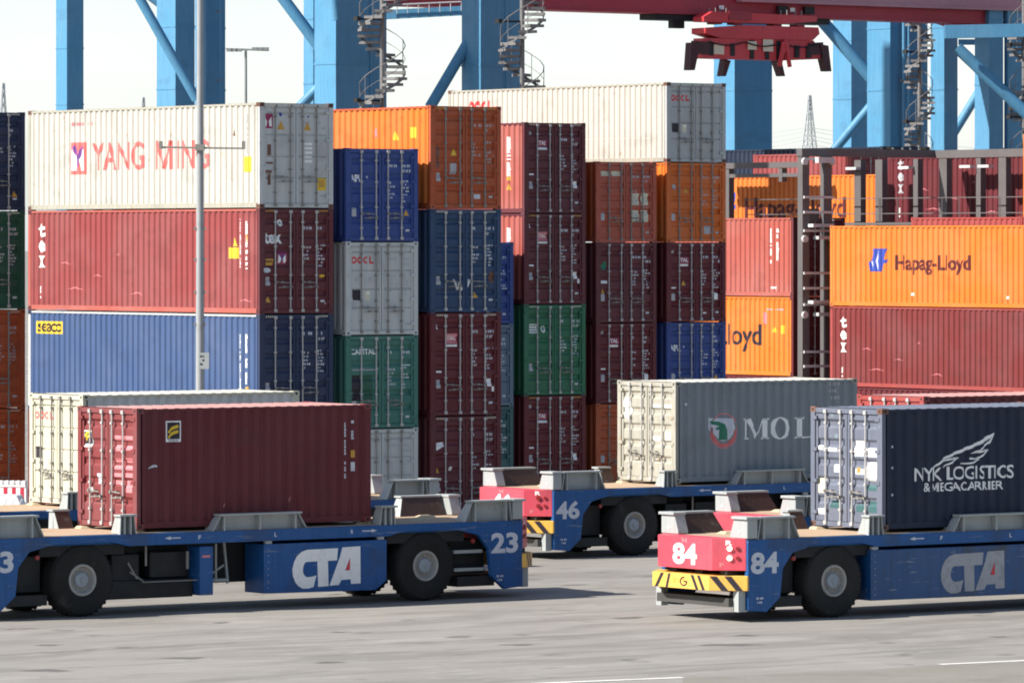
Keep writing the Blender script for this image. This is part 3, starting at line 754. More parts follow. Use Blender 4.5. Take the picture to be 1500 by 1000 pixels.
# ================================================================ the ground
def ground():
    m, t, N, L, P = _new('worn_asphalt')
    tc = N.new('ShaderNodeTexCoord'); mp = N.new('ShaderNodeMapping'); mp.inputs['Rotation'].default_value = (0, 0, -radians(35))
    L.new(tc.outputs['Object'], mp.inputs['Vector'])
    def noise(scale, mul=(1, 1, 1), det=6, dis=0):
        k = N.new('ShaderNodeVectorMath'); k.operation = 'MULTIPLY'; k.inputs[1].default_value = mul; L.new(mp.outputs[0], k.inputs[0])
        n = N.new('ShaderNodeTexNoise'); n.inputs['Scale'].default_value = scale; n.inputs['Detail'].default_value = det; n.inputs['Distortion'].default_value = dis
        L.new(k.outputs[0], n.inputs['Vector']); return n.outputs[0]
    def mr(src, a, b, c=0, d=1):
        r = N.new('ShaderNodeMapRange'); r.inputs[1].default_value = a; r.inputs[2].default_value = b; r.inputs[3].default_value = c; r.inputs[4].default_value = d
        L.new(src, r.inputs[0]); return r.outputs[0]
    def mix(f, a, b):
        x = N.new('ShaderNodeMix'); x.data_type = 'RGBA'; L.new(f, x.inputs[0])
        for s, v in ((6, a), (7, b)):
            if isinstance(v, tuple): x.inputs[s].default_value = (*v, 1)
            else: L.new(v, x.inputs[s])
        return x.outputs[2]
    c = mix(mr(noise(0.10, (1, 1, 1)), 0.35, 0.7), (0.238, 0.222, 0.198), (0.296, 0.278, 0.250))
    c = mix(mr(noise(0.35, (0.18, 1.6, 1), 7, 0.6), 0.52, 0.74, 0, 0.42), c, (0.205, 0.19, 0.172))     # tyre-dirt streaks along the lane
    c = mix(mr(noise(0.9, (0.12, 2.2, 1), 5, 0.3), 0.58, 0.68, 0, 0.5), c, (0.16, 0.15, 0.137))
    c = mix(mr(noise(0.25, (1, 1, 1), 8), 0.60, 0.68, 0, 0.35), c, (0.38, 0.36, 0.33))
    c = mix(mr(noise(28, (1, 1, 1), 3), 0.45, 0.75, 0, 0.35), c, (0.16, 0.15, 0.14))
    c = mix(mr(noise(0.55, (0.4, 1.3, 1), 8, 0.8), 0.48, 0.60, 0, 0.45), c, (0.150, 0.141, 0.128))
    c = mix(mr(noise(1.7, (0.5, 1.2, 1), 8, 0.5), 0.55, 0.65, 0, 0.35), c, (0.33, 0.315, 0.29))
    # joints between the paving lanes (about 9 m by 12 m), slightly wobbly
    sx = N.new('ShaderNodeSeparateXYZ'); wob = N.new('ShaderNodeVectorMath'); wob.operation = 'ADD'
    nz = N.new('ShaderNodeTexNoise'); nz.inputs['Scale'].default_value = 0.25; L.new(mp.outputs[0], nz.inputs['Vector'])
    sc = N.new('ShaderNodeVectorMath'); sc.operation = 'SCALE'; sc.inputs['Scale'].default_value = 0.5; L.new(nz.outputs['Color'], sc.inputs[0])
    L.new(mp.outputs[0], wob.inputs[0]); L.new(sc.outputs[0], wob.inputs[1]); L.new(wob.outputs[0], sx.inputs[0])
    for ax, per, wd, am in (('Y', 4.6, 0.045, 0.5), ('X', 12.0, 0.03, 0.35)):
        pp = N.new('ShaderNodeMath'); pp.operation = 'PINGPONG'; pp.inputs[1].default_value = per; L.new(sx.outputs[ax], pp.inputs[0])
        c = mix(mr(pp.outputs[0], 0.0, wd, am, 0), c, (0.09, 0.085, 0.08))
    # rubber laid down by tyres in long curving bands, and oil drips
    wv = N.new('ShaderNodeTexWave'); wv.bands_direction = 'Y'; wv.inputs['Scale'].default_value = 0.16; wv.inputs['Distortion'].default_value = 5.0; wv.inputs['Detail'].default_value = 2; wv.inputs['Detail Scale'].default_value = 0.12
    L.new(mp.outputs[0], wv.inputs['Vector'])
    tm = N.new('ShaderNodeMath'); tm.operation = 'MULTIPLY'; L.new(mr(wv.outputs['Fac'], 0.86, 0.97), tm.inputs[0]); L.new(mr(noise(0.5, (0.3, 1, 1), 6), 0.46, 0.66, 0, 0.30), tm.inputs[1])
    c = mix(tm.outputs[0], c, (0.10, 0.095, 0.09))
    c = mix(mr(noise(0.8, (0.7, 1, 1), 3), 0.63, 0.70, 0, 0.8), c, (0.085, 0.08, 0.075))
    L.new(c, P.inputs['Base Color']); P.inputs['Roughness'].default_value = 0.85; P.inputs['Specular IOR Level'].default_value = 0.3
    b = N.new('ShaderNodeBump'); b.inputs['Strength'].default_value = 0.35; b.inputs['Distance'].default_value = 0.02
    L.new(noise(14, (1, 1, 1), 6), b.inputs['Height']); L.new(b.outputs[0], P.inputs['Normal'])
    g = MB(); g.add([(-4500, -600, 0), (4500, -600, 0), (4500, 7000, 0), (-4500, 7000, 0)], [(0, 1, 2, 3)])
    tag(g.build('ground', m), kind='structure')
    # darker repaired strip at the front right, and the painted lines beside it
    def gp(u, v): Y = CAMZ*FPX/(v - V0); return (px(u, Y), Y)
    dm = paint('dark_repaired_asphalt', (0.215, 0.200, 0.170), rough=0.85, rust=0, fade=0.5, streak=0.3)
    s = MB(); pts = [gp(1000, 992), gp(1375, 976), gp(1700, 958), gp(1700, 1040), gp(1000, 1040)]
    s.add([(x, y, 0.004) for x, y in pts], [list(range(5))]); tag(s.build('asphalt_patch', dm), kind='structure')
    lm = paint('worn_road_paint', (0.72, 0.70, 0.66), rough=0.7, rust=0.3, fade=0.2, rustcol=(0.3, 0.28, 0.25))
    for (a, b_) in (((1376, 973), (1640, 961)), ((780, 1001), (1000, 992))):
        p, q = Vector(gp(*a)), Vector(gp(*b_)); d = (q - p).normalized(); n = Vector((-d.y, d.x))*0.10
        s = MB(); s.add([(*(p - n), 0.008), (*(q - n), 0.008), (*(q + n), 0.008), (*(p + n), 0.008)], [(0, 1, 2, 3)])
        tag(s.build('lane_marking', lm), kind='structure')
ground()

# ================================================================ the yard: stacks of containers
def stack(org, a, b, base, specs, L=L40, group='containers stacked in the yard'):
    """org: near left corner of row zero; a metres back along the containers, b metres along the row; specs bottom to top"""
    z = base
    for sp in specs:
        sp = dict(sp); h = sp.pop('h'); ln = sp.pop('L', L); da = sp.pop('da', 0)
        c = Vector(org) + A2*(a + da + ln/2) + B2*(b + W/2)
        container((c.x, c.y, z), YAW, ln, h, sp.pop('c'), sp.pop('label'), group, side=-1, **sp)
        z += h
PITCH = 2.865
O1 = (-6.9, 149.3)
plinths = []
stack(O1, 13.6, -1.69, 0.2, [
 dict(h=HC, c='rust_orange', bars=M_BARD, label='rust red container on the ground at the left edge, lowest in its stack', door_ink=di_plain('grey', 11)),
 dict(h=HC, c='rust_orange', bars=M_BARD, label='rust red container under the dark green one at the left edge', door_ink=di_plain('grey', 15)),
 dict(h=HC, c='dark_green', label='dark green container between navy and rust red ones at the left edge', door_ink=di_plain('white', 21)),
 dict(h=HC, c='navy', label='navy container on top of the stack at the left edge', door_ink=di_plain('white', 31, lambda k, sx, h: k.tri(0.78, h*.14, .2, .18, 'gold') if sx > 0 else None))])
stack(O1, 0, 0, 0.2, [
 dict(h=HC, c='maroon', label='maroon container hidden low in the left stack below the seaco one', door_ink=di_plain('white', 41)),
 dict(h=HC, c='blue', door='navy', label='blue container with yellow seaco sign on its sunlit side', frame=PAL['reefer_grey'], side_ink=si_seaco, door_ink=di_plain('white', 51)),
 dict(h=HC, c='tex_red', door='plum', label='faded red container marked tex between the white and the blue one', frame=PAL['salmon_red'], side_ink=si_tex, door_ink=di_plain('white', 61, ex_tex)),
 dict(h=HC, c='white', door='light_grey', style='flat', bars=M_BARD, frame=PAL['beige'], castings=M_CORNER, label='large white container lettered YANG MING in red on its side', side_ink=si_yangming, door_ink=di_plain('grey', 71, ex_yml))])
stack(O1, 0, PITCH, 0.2, [
 dict(h=ST, c='light_grey', style='flat', bars=M_BARD, label='pale grey container under the green one lettered CAPITAL', door_ink=di_plain('grey', 81)),
 dict(h=ST, c='sea_green', label='sea green container lettered CAPITAL on its door', door_ink=di_plain('white', 91, ex_capital)),
 dict(h=ST, c='light_grey', style='flat', bars=M_BARD, label='pale grey OOCL container between royal blue and sea green ones', door_ink=di_plain('grey', 101, ex_oocl)),
 dict(h=ST, c='apl_blue', label='royal blue APL container in front of the tall orange one', door_ink=di_plain('white', 111, ex_apl))])
stack(O1, 0, 2*PITCH, 0.2, [
 dict(h=HC, c='plum', label='maroon container with small white and green door sign, lowest below the one with graffiti', door_ink=di_plain('white', 121, ex_flower)),
 dict(h=HC, c='maroon', label='maroon container with pink TAL sign directly under the dark blue one', door_ink=di_plain('white', 131, ex_tal_pink)),
 dict(h=HC, c='dark_blue', label='dark blue container with white graffiti under the tall orange one', door_ink=di_plain('white', 141, ex_graffiti)),
 dict(h=HC, c='orange', door='rust_orange', bars=M_BARD, label='orange container topping its stack behind the royal blue APL one', side_ink=si_orange, door_ink=di_plain('grey', 151, ex_orange))])
O2 = (0.39, 173.5)
stack(O2, 0, -PITCH, 0.2, [
 dict(h=ST, c='teal', label='dark teal container lowest in the narrow gap between two maroon stacks', door_ink=di_plain('white', 161)),
 dict(h=ST, c='steel_blue', style='flat', label='grey blue container in the narrow gap between two maroon stacks', door_ink=di_plain('white', 171)),
 dict(h=ST, c='apl_blue', label='royal blue container topmost in the narrow gap beside the dark blue graffiti one', door_ink=di_plain('white', 181))])
stack(O2, 0, 0, 0.2, [
 dict(h=HC, c='maroon', label='maroon TAL container on the ground below the bright green one', door_ink=di_plain('white', 191, ex_tal)),
 dict(h=HC, c='green', label='bright green container with white sign between maroon ones', door_ink=di_plain('white', 201, ex_green)),
 dict(h=HC, c='salmon_red', door='plum', label='maroon container with pink sign directly above the bright green one', side_ink=si_vert, door_ink=di_plain('white', 211, ex_tal_pink)),  # maroon box: sunlight on its side is put into the salmon paint
 dict(h=HC, c='salmon_red', door='plum', label='maroon TAL container topmost on the stack with the bright green one', side_ink=si_vert, door_ink=di_plain('white', 221, ex_tal))])  # side again in salmon: the sunlit look of maroon as paint
stack(O2, 0, PITCH, 0.2, [
 dict(h=ST, c='rust_orange', bars=M_BARD, label='rust orange container on the ground just left of the MOL container', door_ink=di_plain('grey', 231)),
 dict(h=ST, c='maroon', label='maroon TAL container second from the bottom left of the blue APL one', door_ink=di_plain('white', 241, ex_tal)),
 dict(h=ST, c='plum', label='plum container with gold triangle below the one with four pale papers', door_ink=di_plain('white', 251, ex_tri)),
 dict(h=ST, c='rust_orange', door='red_orange', bars=M_BARD, label='red orange container with four pale papers on its door', door_ink=di_plain('grey', 261, ex_papers))])
stack(O2, 0, 2*PITCH, 0.2, [
 dict(h=ST, c='maroon', label='maroon container hidden behind the MOL container under a blue APL one', door_ink=di_plain('white', 271)),
 dict(h=ST, c='apl_blue', label='royal blue APL container just above the roof of the MOL container', door_ink=di_plain('white', 281, ex_apl)),
 dict(h=ST, c='maroon', label='maroon TAL container between the orange and the royal blue APL one', door_ink=di_plain('white', 291, lambda k, sx, h: (ex_tal(k, sx, h), k.tri(-0.6, h*.46, .18, .17, 'gold') if sx < 0 else k.rect(0.3, h*.1, .14, .06, 'white')))),
 dict(h=ST, c='orange', door='orange_door', bars=M_BARD, label='orange container carrying the white OOCL container', door_ink=di_plain('grey', 301, ex_orange2)),
 dict(h=ST, c='white', door='reefer_grey', style='flat', bars=M_BARD, frame=PAL['beige'], castings=M_CORNER, label='long white OOCL container highest of all, with grey doors', side_ink=si_oocl, door_ink=di_plain('grey', 311, ex_oocl))])
O3 = (10.25, 199.0)
G3 = 'containers stacked in the far right block'
stack(O3, 0, 0, 0.2, [
 dict(h=HC, c='maroon', label='maroon container hidden lowest behind the MOL container roof', door_ink=di_plain('white', 321)),
 dict(h=HC, c='orange', door='maroon', frame=PAL['orange'], label='orange container with big lettering ending loyd left of the ladder', side_ink=si_loyd),
 dict(h=HC, c='salmon_red', door='plum', frame=PAL['salmon_red'], label='salmon red container left of the ladder on the orange one ending loyd', side_ink=si_salmon)], group=G3)  # salmon side lit, plum doors shaded: light and shade put into both paints
stack(O3, -2.1 - L40, 0, 0.2, [
 dict(h=ST, c='maroon', label='maroon container lowest at right behind the vehicles'),
 dict(h=HC, c='dark_red', label='dark red tex container at right under the sunlit orange one', side_ink=si_tex, frame=PAL['brick_red']),
 dict(h=HC, c='orange', label='sunlit orange Hapag-Lloyd container with blue emblem at right', side_ink=si_hapag)], group=G3)
# second and third rows of the far block
stack(O3, -3.24 - L20, PITCH, 0.2, [
 dict(h=HC, c='maroon', label='maroon short container hidden lowest behind the dark red tex one'),
 dict(h=HC, c='maroon', label='maroon short container hidden behind the sunlit orange Hapag-Lloyd one'),
 dict(h=HC, c='brick_red', label='brick red container whose top strip shows above the sunlit Hapag-Lloyd one')], L=L20, group=G3)
stack(O3, -3.24 - 2*L20 - 0.05, PITCH, 0.2, [
 dict(h=HC, c='maroon', label='maroon short container lowest under the orange one at the right edge'),
 dict(h=HC, c='brick_red', label='brick red short container second from below at the right edge'),
 dict(h=HC, c='brick_red', label='brick red short container directly under the orange one at the right edge'),
 dict(h=HC, c='orange', label='orange container cut by the right edge of the photo above the railing')], L=L20, group=G3)
BR = 7.1
_k = (1246 - 750)/FPX; _P = Vector(O3) + B2*(BR + 3.2)
REARA = (_k*_P.y - _P.x)/(A2.x - _k*A2.y)
stack(O3, 3.65, BR, 0.2, [
 dict(h=ST, c='maroon', label='maroon container lowest in the row behind the ladder'),
 dict(h=ST, c='dark_blue', label='dark blue container second from below in the row behind the ladder'),
 dict(h=ST, c='brick_red', label='brick red container under the shaded Hapag-Lloyd one'),
 dict(h=ST, c='orange', label='half shaded orange Hapag-Lloyd container behind the grey frame', side_ink=si_hapag_back)], group=G3)
stack(O3, 3.1 - L40, BR, 0.2, [
 dict(h=ST, c='maroon', label='maroon container lowest behind the right part of the grey frame'),
 dict(h=HC, c='maroon', label='maroon container second from below behind the right part of the grey frame'),
 dict(h=HC, c='brick_red', label='brick red container directly under the shaded tex one behind the grey frame'),
 dict(h=ST, c='maroon', label='shaded dark red tex container behind the posts of the grey frame', side_ink=lambda k, L, h: si_tex(k, L, h, 'grey'))], group=G3)  # letters greyed: shade over white lettering is put into the colour
stack(O3, REARA, BR + 3.2, 0.2, [
 dict(h=HC, c='navy', label='navy container lowest in the rearmost row'),
 dict(h=HC, c='maroon', label='maroon container second from below in the rearmost row'),
 dict(h=HC, c='navy', label='navy container under the small red one in the rearmost row'),
 dict(h=ST, c='tex_red', label='red container seen small over the shaded orange one, sky above it')], L=L20, group=G3)
stack(O3, 11.0, BR + 6.4, 0.2, [
 dict(h=HC, c='navy', label='navy container lowest behind the small red one'),
 dict(h=HC, c='maroon', label='maroon container second from below behind the small red one'),
 dict(h=HC, c='navy', label='navy container third from below behind the small red one'),
 dict(h=HC, c='nyk_navy', label='navy container on top behind the small red one')], group=G3)  # darker navy on top: this container's shade is put into its colour
# low concrete strips the stacks stand on
def plinth(org, a0, a1, b0, b1):
    m = MB(); m.box(b0, b1, a0, a1, 0, 0.197)
    o = m.build('yard_pavement', paint('pale_concrete', (0.30, 0.29, 0.27), rough=0.9, rust=0)); o.location = (*org, 0); o.rotation_euler = (0, 0, YAW); tag(o, kind='structure')
plinth(O1, -0.6, 26, -4, 9); plinth(O2, -0.6, 14, -4, 9); plinth(O3, -17, 26, -2, 18)

# ================================================================ automated guided vehicles
M_ABLUE = paint('vehicle_blue', (0.008, 0.082, 0.26), rust=0.28, rough=0.45, fade=0.18, streak=0.6, spec=0.35, rustcol=(0.03, 0.03, 0.03), scuff=0.35)
M_ABLUE3 = paint('grimy_vehicle_blue', (0.007, 0.062, 0.19), rust=0.5, rough=0.4, fade=0.2, streak=0.8, spec=0.5, rustcol=(0.03, 0.03, 0.03), scuff=0.7)
M_ABLUE2 = paint('vehicle_dark_blue', (0.014, 0.055, 0.16), rust=0.12, rough=0.35, fade=0.2, spec=0.5)
M_ARED = paint('vehicle_red', (0.60, 0.062, 0.095), rust=0.2, rough=0.45, fade=0.25, streak=0.3, spec=0.45, rustcol=(0.10, 0.03, 0.03), scuff=0.2)
M_DECK = paint('dusty_steel_deck', (0.44, 0.31, 0.20), rust=0.6, rough=0.8, fade=0.6, rustcol=(0.24, 0.12, 0.06))
M_GUIDE = paint('guide_grey', (0.34, 0.36, 0.355), rust=0.25, rough=0.5)
M_WEAR = paint('rusty_wear_plate', (0.055, 0.026, 0.019), rust=0.3, rough=0.55, rustcol=(0.34, 0.32, 0.30))
M_BLACK = paint('dark_chassis', (0.009, 0.010, 0.012), rust=0.15, rough=0.6)
M_TYRE = paint('tyre_rubber', (0.014, 0.013, 0.012), rust=0.6, rough=0.85, rustcol=(0.055, 0.048, 0.040))
M_RIM = paint('rim_grey', (0.36, 0.34, 0.31), rust=0.4, rough=0.5)
M_HUB = paint('hub_grey', (0.30, 0.33, 0.36), rust=0.2, rough=0.45)
M_YEL = paint('bumper_yellow', (0.74, 0.43, 0.075), rust=0.1, rough=0.5, streak=0.2)
M_LAMP = flat('lamp_glass_lit', (1.0, 0.9, 0.7), emit=1.2); M_RLAMP = flat('red_lamp_glass', (0.25, 0.02, 0.02), 0.3)
M_PAD = paint('dusty_pad', (0.52, 0.42, 0.27), rust=0.3, rough=0.8)
HX, RX, SY = 6.88, 7.40, 1.5          # side length, nose, half width
def cta(k, x, z, wd, h, col):
    q = lambda pts: [(x + (a - 130)/1255*wd, z + (885 - b)/755*h) for a, b in pts]
    c_out = [(970, 150), (400, 160), (300, 195), (220, 270), (165, 380), (135, 520), (145, 640), (190, 760), (250, 835), (320, 880), (420, 885), (510, 865)]
    c_in = [(970, 380), (400, 385), (360, 410), (335, 470), (325, 540), (335, 600), (370, 650), (420, 672), (500, 665), (575, 645)]
    # C with the bar of the T as one band
    k.poly(q([(970, 150), (400, 160), (400, 385), (950, 380)]), col)
    o = [(400, 160), (300, 195), (220, 270), (165, 380), (135, 520), (145, 640), (190, 760), (250, 835), (320, 880), (420, 885)]
    i = [(400, 385), (375, 395), (352, 420), (335, 470), (325, 540), (333, 595), (350, 630), (375, 655), (400, 668), (420, 672)]
    for a in range(len(o)-1): k.poly(q([o[a], o[a+1], i[a+1], i[a]]), col)
    k.poly(q([(420, 672), (420, 885), (520, 860), (575, 645), (500, 665)]), col)
    k.poly(q([(590, 382), (785, 382), (795, 855), (605, 860)]), col)
    k.poly(q([(1050, 140), (1190, 135), (1190, 330), (1100, 575), (1190, 575), (1190, 745), (1030, 750), (985, 840), (810, 850), (1000, 330)]), col)
    k.poly(q([(1190, 135), (1380, 130), (1385, 830), (1210, 832), (1200, 745), (1190, 745)]), col)
    k.poly(q([(1195, 335), (1195, 570), (1108, 570)]), 'red')
def vehicle(center, yaw, num, label, boxes, lamps_lit=False, bare_corner=None, cabinet=None, HX=6.95):
    RX = HX + .52
    r = empty('container_carrier', (*center, 0), yaw, label, 'vehicle', 'driverless container carriers')
    # main frame: side beams, cross members, wheel boxes
    m = MB()
    for s in (-1, 1):
        y0, y1 = (s*SY, s*(SY - 0.12)); a, b = min(y0, y1), max(y0, y1)
        out = [(-HX, .24), (-HX + .50, .20), (-HX + .86, .50), (-HX + .93, 1.10), (-HX + 1.20, 1.42), (-HX + 1.55, 1.50), (-5.20, 1.56), (-3.75, 1.56), (-3.35, 1.47),
               (3.35, 1.47), (3.75, 1.56), (5.20, 1.56), (HX - 1.55, 1.50), (HX - 1.20, 1.42), (HX - .93, 1.10), (HX - .86, .50), (HX - .50, .20), (HX, .24), (HX, 1.722), (-HX, 1.722)]
        m.prism(out, 'y', a, b)
    m.box(-HX + .02, HX - .02, -SY + .125, SY - .125, 1.52, 1.695)
    ch = m.build('chassis', M_ABLUE, r, bevel=0.008)
    m = MB(); m.box(-HX + .05, HX - .05, -SY + .10, SY - .10, 1.70, 1.735); m.build('deck', M_DECK, r)
    # numbers on the side plates
    ink = Ink()
    for s, x in ((-1, -HX + .10), (1, HX - .84)):
        num and ink.text(num, x - .03, 1.0, .74, .46, 'silver', 0.035)
        ink.codes(x + .12, .47, .3, 'silver', 2, 77, .05)
    for x, c in ((-1.6, 'F'), (.35, 'L'), (2.35, 'R')): ink.text(c, x, 1.56, .07, .09, 'silver', 0.03)
    for x, d in ((-2.25, -1), (2.85, 1)): ink.polys(stroke([(x - d*.2, 1.61), (x + d*.06, 1.61)], (.025, .025)), 'silver').poly([(x + d*.05, 1.57), (x + d*.05, 1.65), (x + d*.2, 1.61)], 'silver')
    ink.build('lettering', ch, lambda s, z, l: (s, -SY - l, z), [], 0)
    # dark underframe
    m = MB(); m.box(-5.9, 5.9, -.62, .62, .55, 1.50)
    for x in (-4.43, 4.43): m.box(x - .30, x + .30, -.85, .85, .50, 1.10); m.box(x - 1.05, x + 1.05, -1.36, 1.36, 1.30, 1.515)
    m.build('underframe', M_BLACK, r)
    m = MB()
    for s in (-1, 1): m.box(min(s*5.28, s*6.25), max(s*5.28, s*6.25), -1.05, 1.05, .55, 1.30)
    build_each(m, 'black_inner_box', M_BLACK, r)  # plain black box filling the space behind each end plate
    m = MB()
    for s in (-1, 1): m.box(min(s*5.3, s*6.3), max(s*5.3, s*6.3), -1.38, -.7, .28, .50)
    build_each(m, 'step', M_BLACK, r)
    m = MB(); m.box(5.25, 6.05, -1.32, -1.24, .62, .69); m.box(5.25, 6.02, -1.32, -1.22, 1.02, 1.09)  # pale bars added in place of sunlit ground seen through the gaps
    build_each(m, 'bright_gap_strip', M_GUIDE, r)
    # wheels
    for sx in (-1, 1):
        for s in (-1, 1):
            wc = (sx*4.43, s*1.16, .78); wh = empty('wheel', wc, 0); wh.parent = r
            if s > 0: wh.rotation_euler = (0, 0, pi)
            m = MB()
            m.lathe([(.30, .25), (.60, .27), (.72, .24), (.765, .18), (.78, .10), (.78, -.10), (.765, -.18), (.72, -.24), (.60, -.275), (.42, -.262), (.325, -.22)], (0, 0, 0), 48)
            for i in range(36):                                              # tread lugs
                a = 2*pi*i/36
                for sg in (-1, 1):
                    p = Vector((.772*cos(a + sg*.02), sg*.12, .772*sin(a + sg*.02)))
                    m.bar(p - Vector((0, .08, 0)), p + Vector((0, .08, 0)), .055, .022, up=(cos(a), 0, sin(a)))
            m.build('tyre', M_TYRE, wh, smooth=True)
            m = MB(); m.lathe([(.335, -.10), (.345, -.225), (.325, -.25), (.29, -.24), (.275, -.17), (.25, -.13), (.21, -.12), (.165, -.16), (.0, -.16)], (0, 0, 0), 40)
            m.build('rim', M_RIM, wh, smooth=True)
            m = MB(); m.lathe([(.17, -.155), (.165, -.20), (.14, -.222), (.06, -.23), (.055, -.25), (0, -.25)], (0, 0, 0), 28)
            for i in range(12): a = 2*pi*i/12; m.tube((.222*cos(a), -.115, .222*sin(a)), (.222*cos(a), -.15, .222*sin(a)), .014, 6)
            m.build('hub', M_HUB, wh, smooth=True)
    # side boxes with lettering
    for (x0, x1, tx, mat, tcol) in boxes:
        m = MB()
        m.prism([(x0, .33), (x1 - .30, .30), (x1, .50), (x1, 1.40), (x0, 1.40)], 'y', -SY + .015, -SY + .80)
        bx = m.build('side_box', mat, r, bevel=0.01)
        if tx is not None:
            ink = Ink(); cta(ink, tx, .40, 1.80, .88, tcol)
            ink.build('lettering', bx, lambda s, z, l: (s, -SY + .015 - l, z), [], 0)
        m = MB()
        for xx in (x0 + .05, x1 - .22): m.box(xx, xx + .16, -SY + .03, -SY + .12, 1.405, 1.47); 
        build_each(m, 'box_bracket', M_GUIDE, r)
        m = MB()
        for i in range(7): m.tube((x0 + .10, -SY + .012, .45 + i*.14), (x0 + .10, -SY - .002, .45 + i*.14), .012, 6)
        build_each(m, 'bolt', M_GUIDE, bx)
    if cabinet:
        x0 = cabinet
        m = MB(); m.box(x0, x0 + .34, -SY + .06, -SY + .55, .35, 1.40); cb = m.build('cabinet', M_ABLUE, r, bevel=0.01)
        m = MB(); m.box(x0 + .06, x0 + .26, -SY + .052, -SY + .058, 1.16, 1.21); m.build('sticker', T['pink'], cb)
        m = MB(); m.box(x0 - 2.2, x0 - .02, -1.2, .2, .32, .72); m.box(x0 - 1.05, x0 - .12, -1.1, -.1, .74, 1.30); m.box(x0 - 2.05, x0 - 1.35, -1.15, -.2, .60, 1.28)
        build_each(m, 'engine_housing', M_BLACK, r, bevel=0.02)
        m = MB(); m.tube((x0 - .22, -1.28, 1.30), (x0 - .22, -1.28, .92), .035, 8); m.tube((x0 - 1.25, -1.25, 1.45), (x0 - 1.25, -1.25, 1.02), .025, 8)
        m.tube((x0 - 1.4, -1.36, .68), (x0, -1.36, .68), .014, 6); m.tube((x0 + .42, -1.42, 1.45), (x0 + .42, -1.42, .60), .025, 6)
        m.tube((x0 - 1.7, -1.25, 1.1), (x0 - 1.5, -1.3, .75), .02, 6); m.tube((x0 - 1.65, -1.25, .9), (x0 - 1.35, -1.3, .70), .02, 6)
        build_each(m, 'pipe', M_BARD, r)
        m = MB(); m.bar((x0 + .95, -.9, 1.45), (x0 + 1.05, -.9, .55), .05, .05); m.bar((x0 + .6, -.9, .75), (x0 + .95, -.9, .95), .04, .04); m.box(x0 + .55, x0 + 1.0, -1.0, -.8, .60, .66)
        build_each(m, 'hose_bracket', M_GUIDE, r)
    # noses: red end box with chamfered corners, yellow bumper, lower bar
    for s in (-1, 1):
        def plan(o=0.0, back=6.30): return [(s*back, -SY + .06 - o*.3), (s*(HX + .01 + o*.4), -SY + .06 - o), (s*(RX + o), -SY + .56 - o*.3), (s*(RX + o), SY - .56 + o*.3), (s*(HX + .01 + o*.4), SY - .06 + o), (s*back, SY - .06 + o*.3)]
        m = MB(); m.prism(plan(0, HX + .004), 'z', 1.08, 1.745); eb = m.build('end_box', M_ARED, r, bevel=0.01)
        m = MB(); m.prism(plan(.12, HX - .05), 'z', .66, .97); bp = m.build('bumper', M_YEL, r, bevel=0.008)
        m = MB()
        for yy in (-1.05, -.2, .7): m.box(min(s*(HX - .3), s*(RX - .22)), max(s*(HX - .3), s*(RX - .22)), yy - .12, yy + .12, .975, 1.075)
        build_each(m, 'bumper_mount', M_BLACK, r)
        m = MB(); m.box(min(s*(HX - .4), s*(RX - .20)), max(s*(HX - .4), s*(RX - .20)), -1.25, 1.25, .32, .50); m.build('sensor_bar', paint('dark_bar_steel', (0.06, 0.058, 0.055), rust=0.3), r)
        m = MB()
        for yy in (-SY + .16, SY - .16): m.box(min(s*(HX + .02), s*(HX + .20)), max(s*(HX + .02), s*(HX + .20)), yy - .09, yy + .09, .22, .655)
        build_each(m, 'bumper_post', M_GUIDE, r)
        # face coordinates: front face t from -0.94..0.94, chamfer faces
        ink = Ink(); num and ink.text(num, -.42, 1.16, .84, .45, 'white', 0.035); ink.text('H', -.09, 1.62, .16, .10, 'pink', .03)
        ink.build('lettering', eb, lambda t, z, l: (s*(RX + l), (-t if s < 0 else t), z), [], 0)
        P0 = Vector((s*(HX + .01), -SY + .06)); P1 = Vector((s*RX, -SY + .56)); d = (P1 - P0).normalized(); nn = Vector((d.y, -d.x)); nn = nn if nn.y < 0 else -nn
        if True:
            ln = (P1 - P0).length
            for q in range(2):
                p = P0 + d*ln*.48; m = MB()
                c = (p.x, p.y, 1.34 + q*.20); c2 = (p.x + nn.x*.04, p.y + nn.y*.04, c[2])
                m.tube(c, c2, .055, 12); m.build('headlight', M_LAMP if (lamps_lit and s < 0) else M_RLAMP, eb)
                p = P0 + d*ln*.24; m = MB(); c = (p.x, p.y, 1.34 + q*.20); c2 = (p.x + nn.x*.03, p.y + nn.y*.03, c[2]); m.tube(c, c2, .042, 12); m.build('tail_light', M_RLAMP, eb)
            ink = Ink(); o = -1 if s < 0 else 1
            ink.text('R', ln*.40, 1.61, .14, .10, 'white', .04).text('F', ln*.22, 1.15, .10, .09, 'pink', .03)
            ink.build('marking', eb, lambda t, z, l: (P0.x + d.x*(ln - t if s < 0 else t) + nn.x*l, P0.y + d.y*(ln - t if s < 0 else t) + nn.y*l, z), [], 0)
        # hazard stripes
        pp = plan(.12, HX - .05); ink = Ink(); z0, z1 = .665, .965
        def face(a, b, fn):
            A_, B_ = Vector(a), Vector(b); ln = (B_ - A_).length; dd = (B_ - A_)/ln; n2 = Vector((dd.y, -dd.x))
            if n2.dot(A_ + B_ - Vector((s*12.0, 0))) < 0: n2 = -n2
            k = Ink(); fn(k, ln); k.build('stripe', bp, lambda t, z, l: (A_.x + dd.x*t + n2.x*l, A_.y + dd.y*t + n2.y*l, z), [], 0)
        def slash(k, t, wd=.13, lean=.24): k.poly([(t, z1), (t + wd, z1), (t + wd + lean, z0), (t + lean, z0)], 'dark')
        F, Bk = (pp[3], pp[2]) if s < 0 else (pp[2], pp[3])
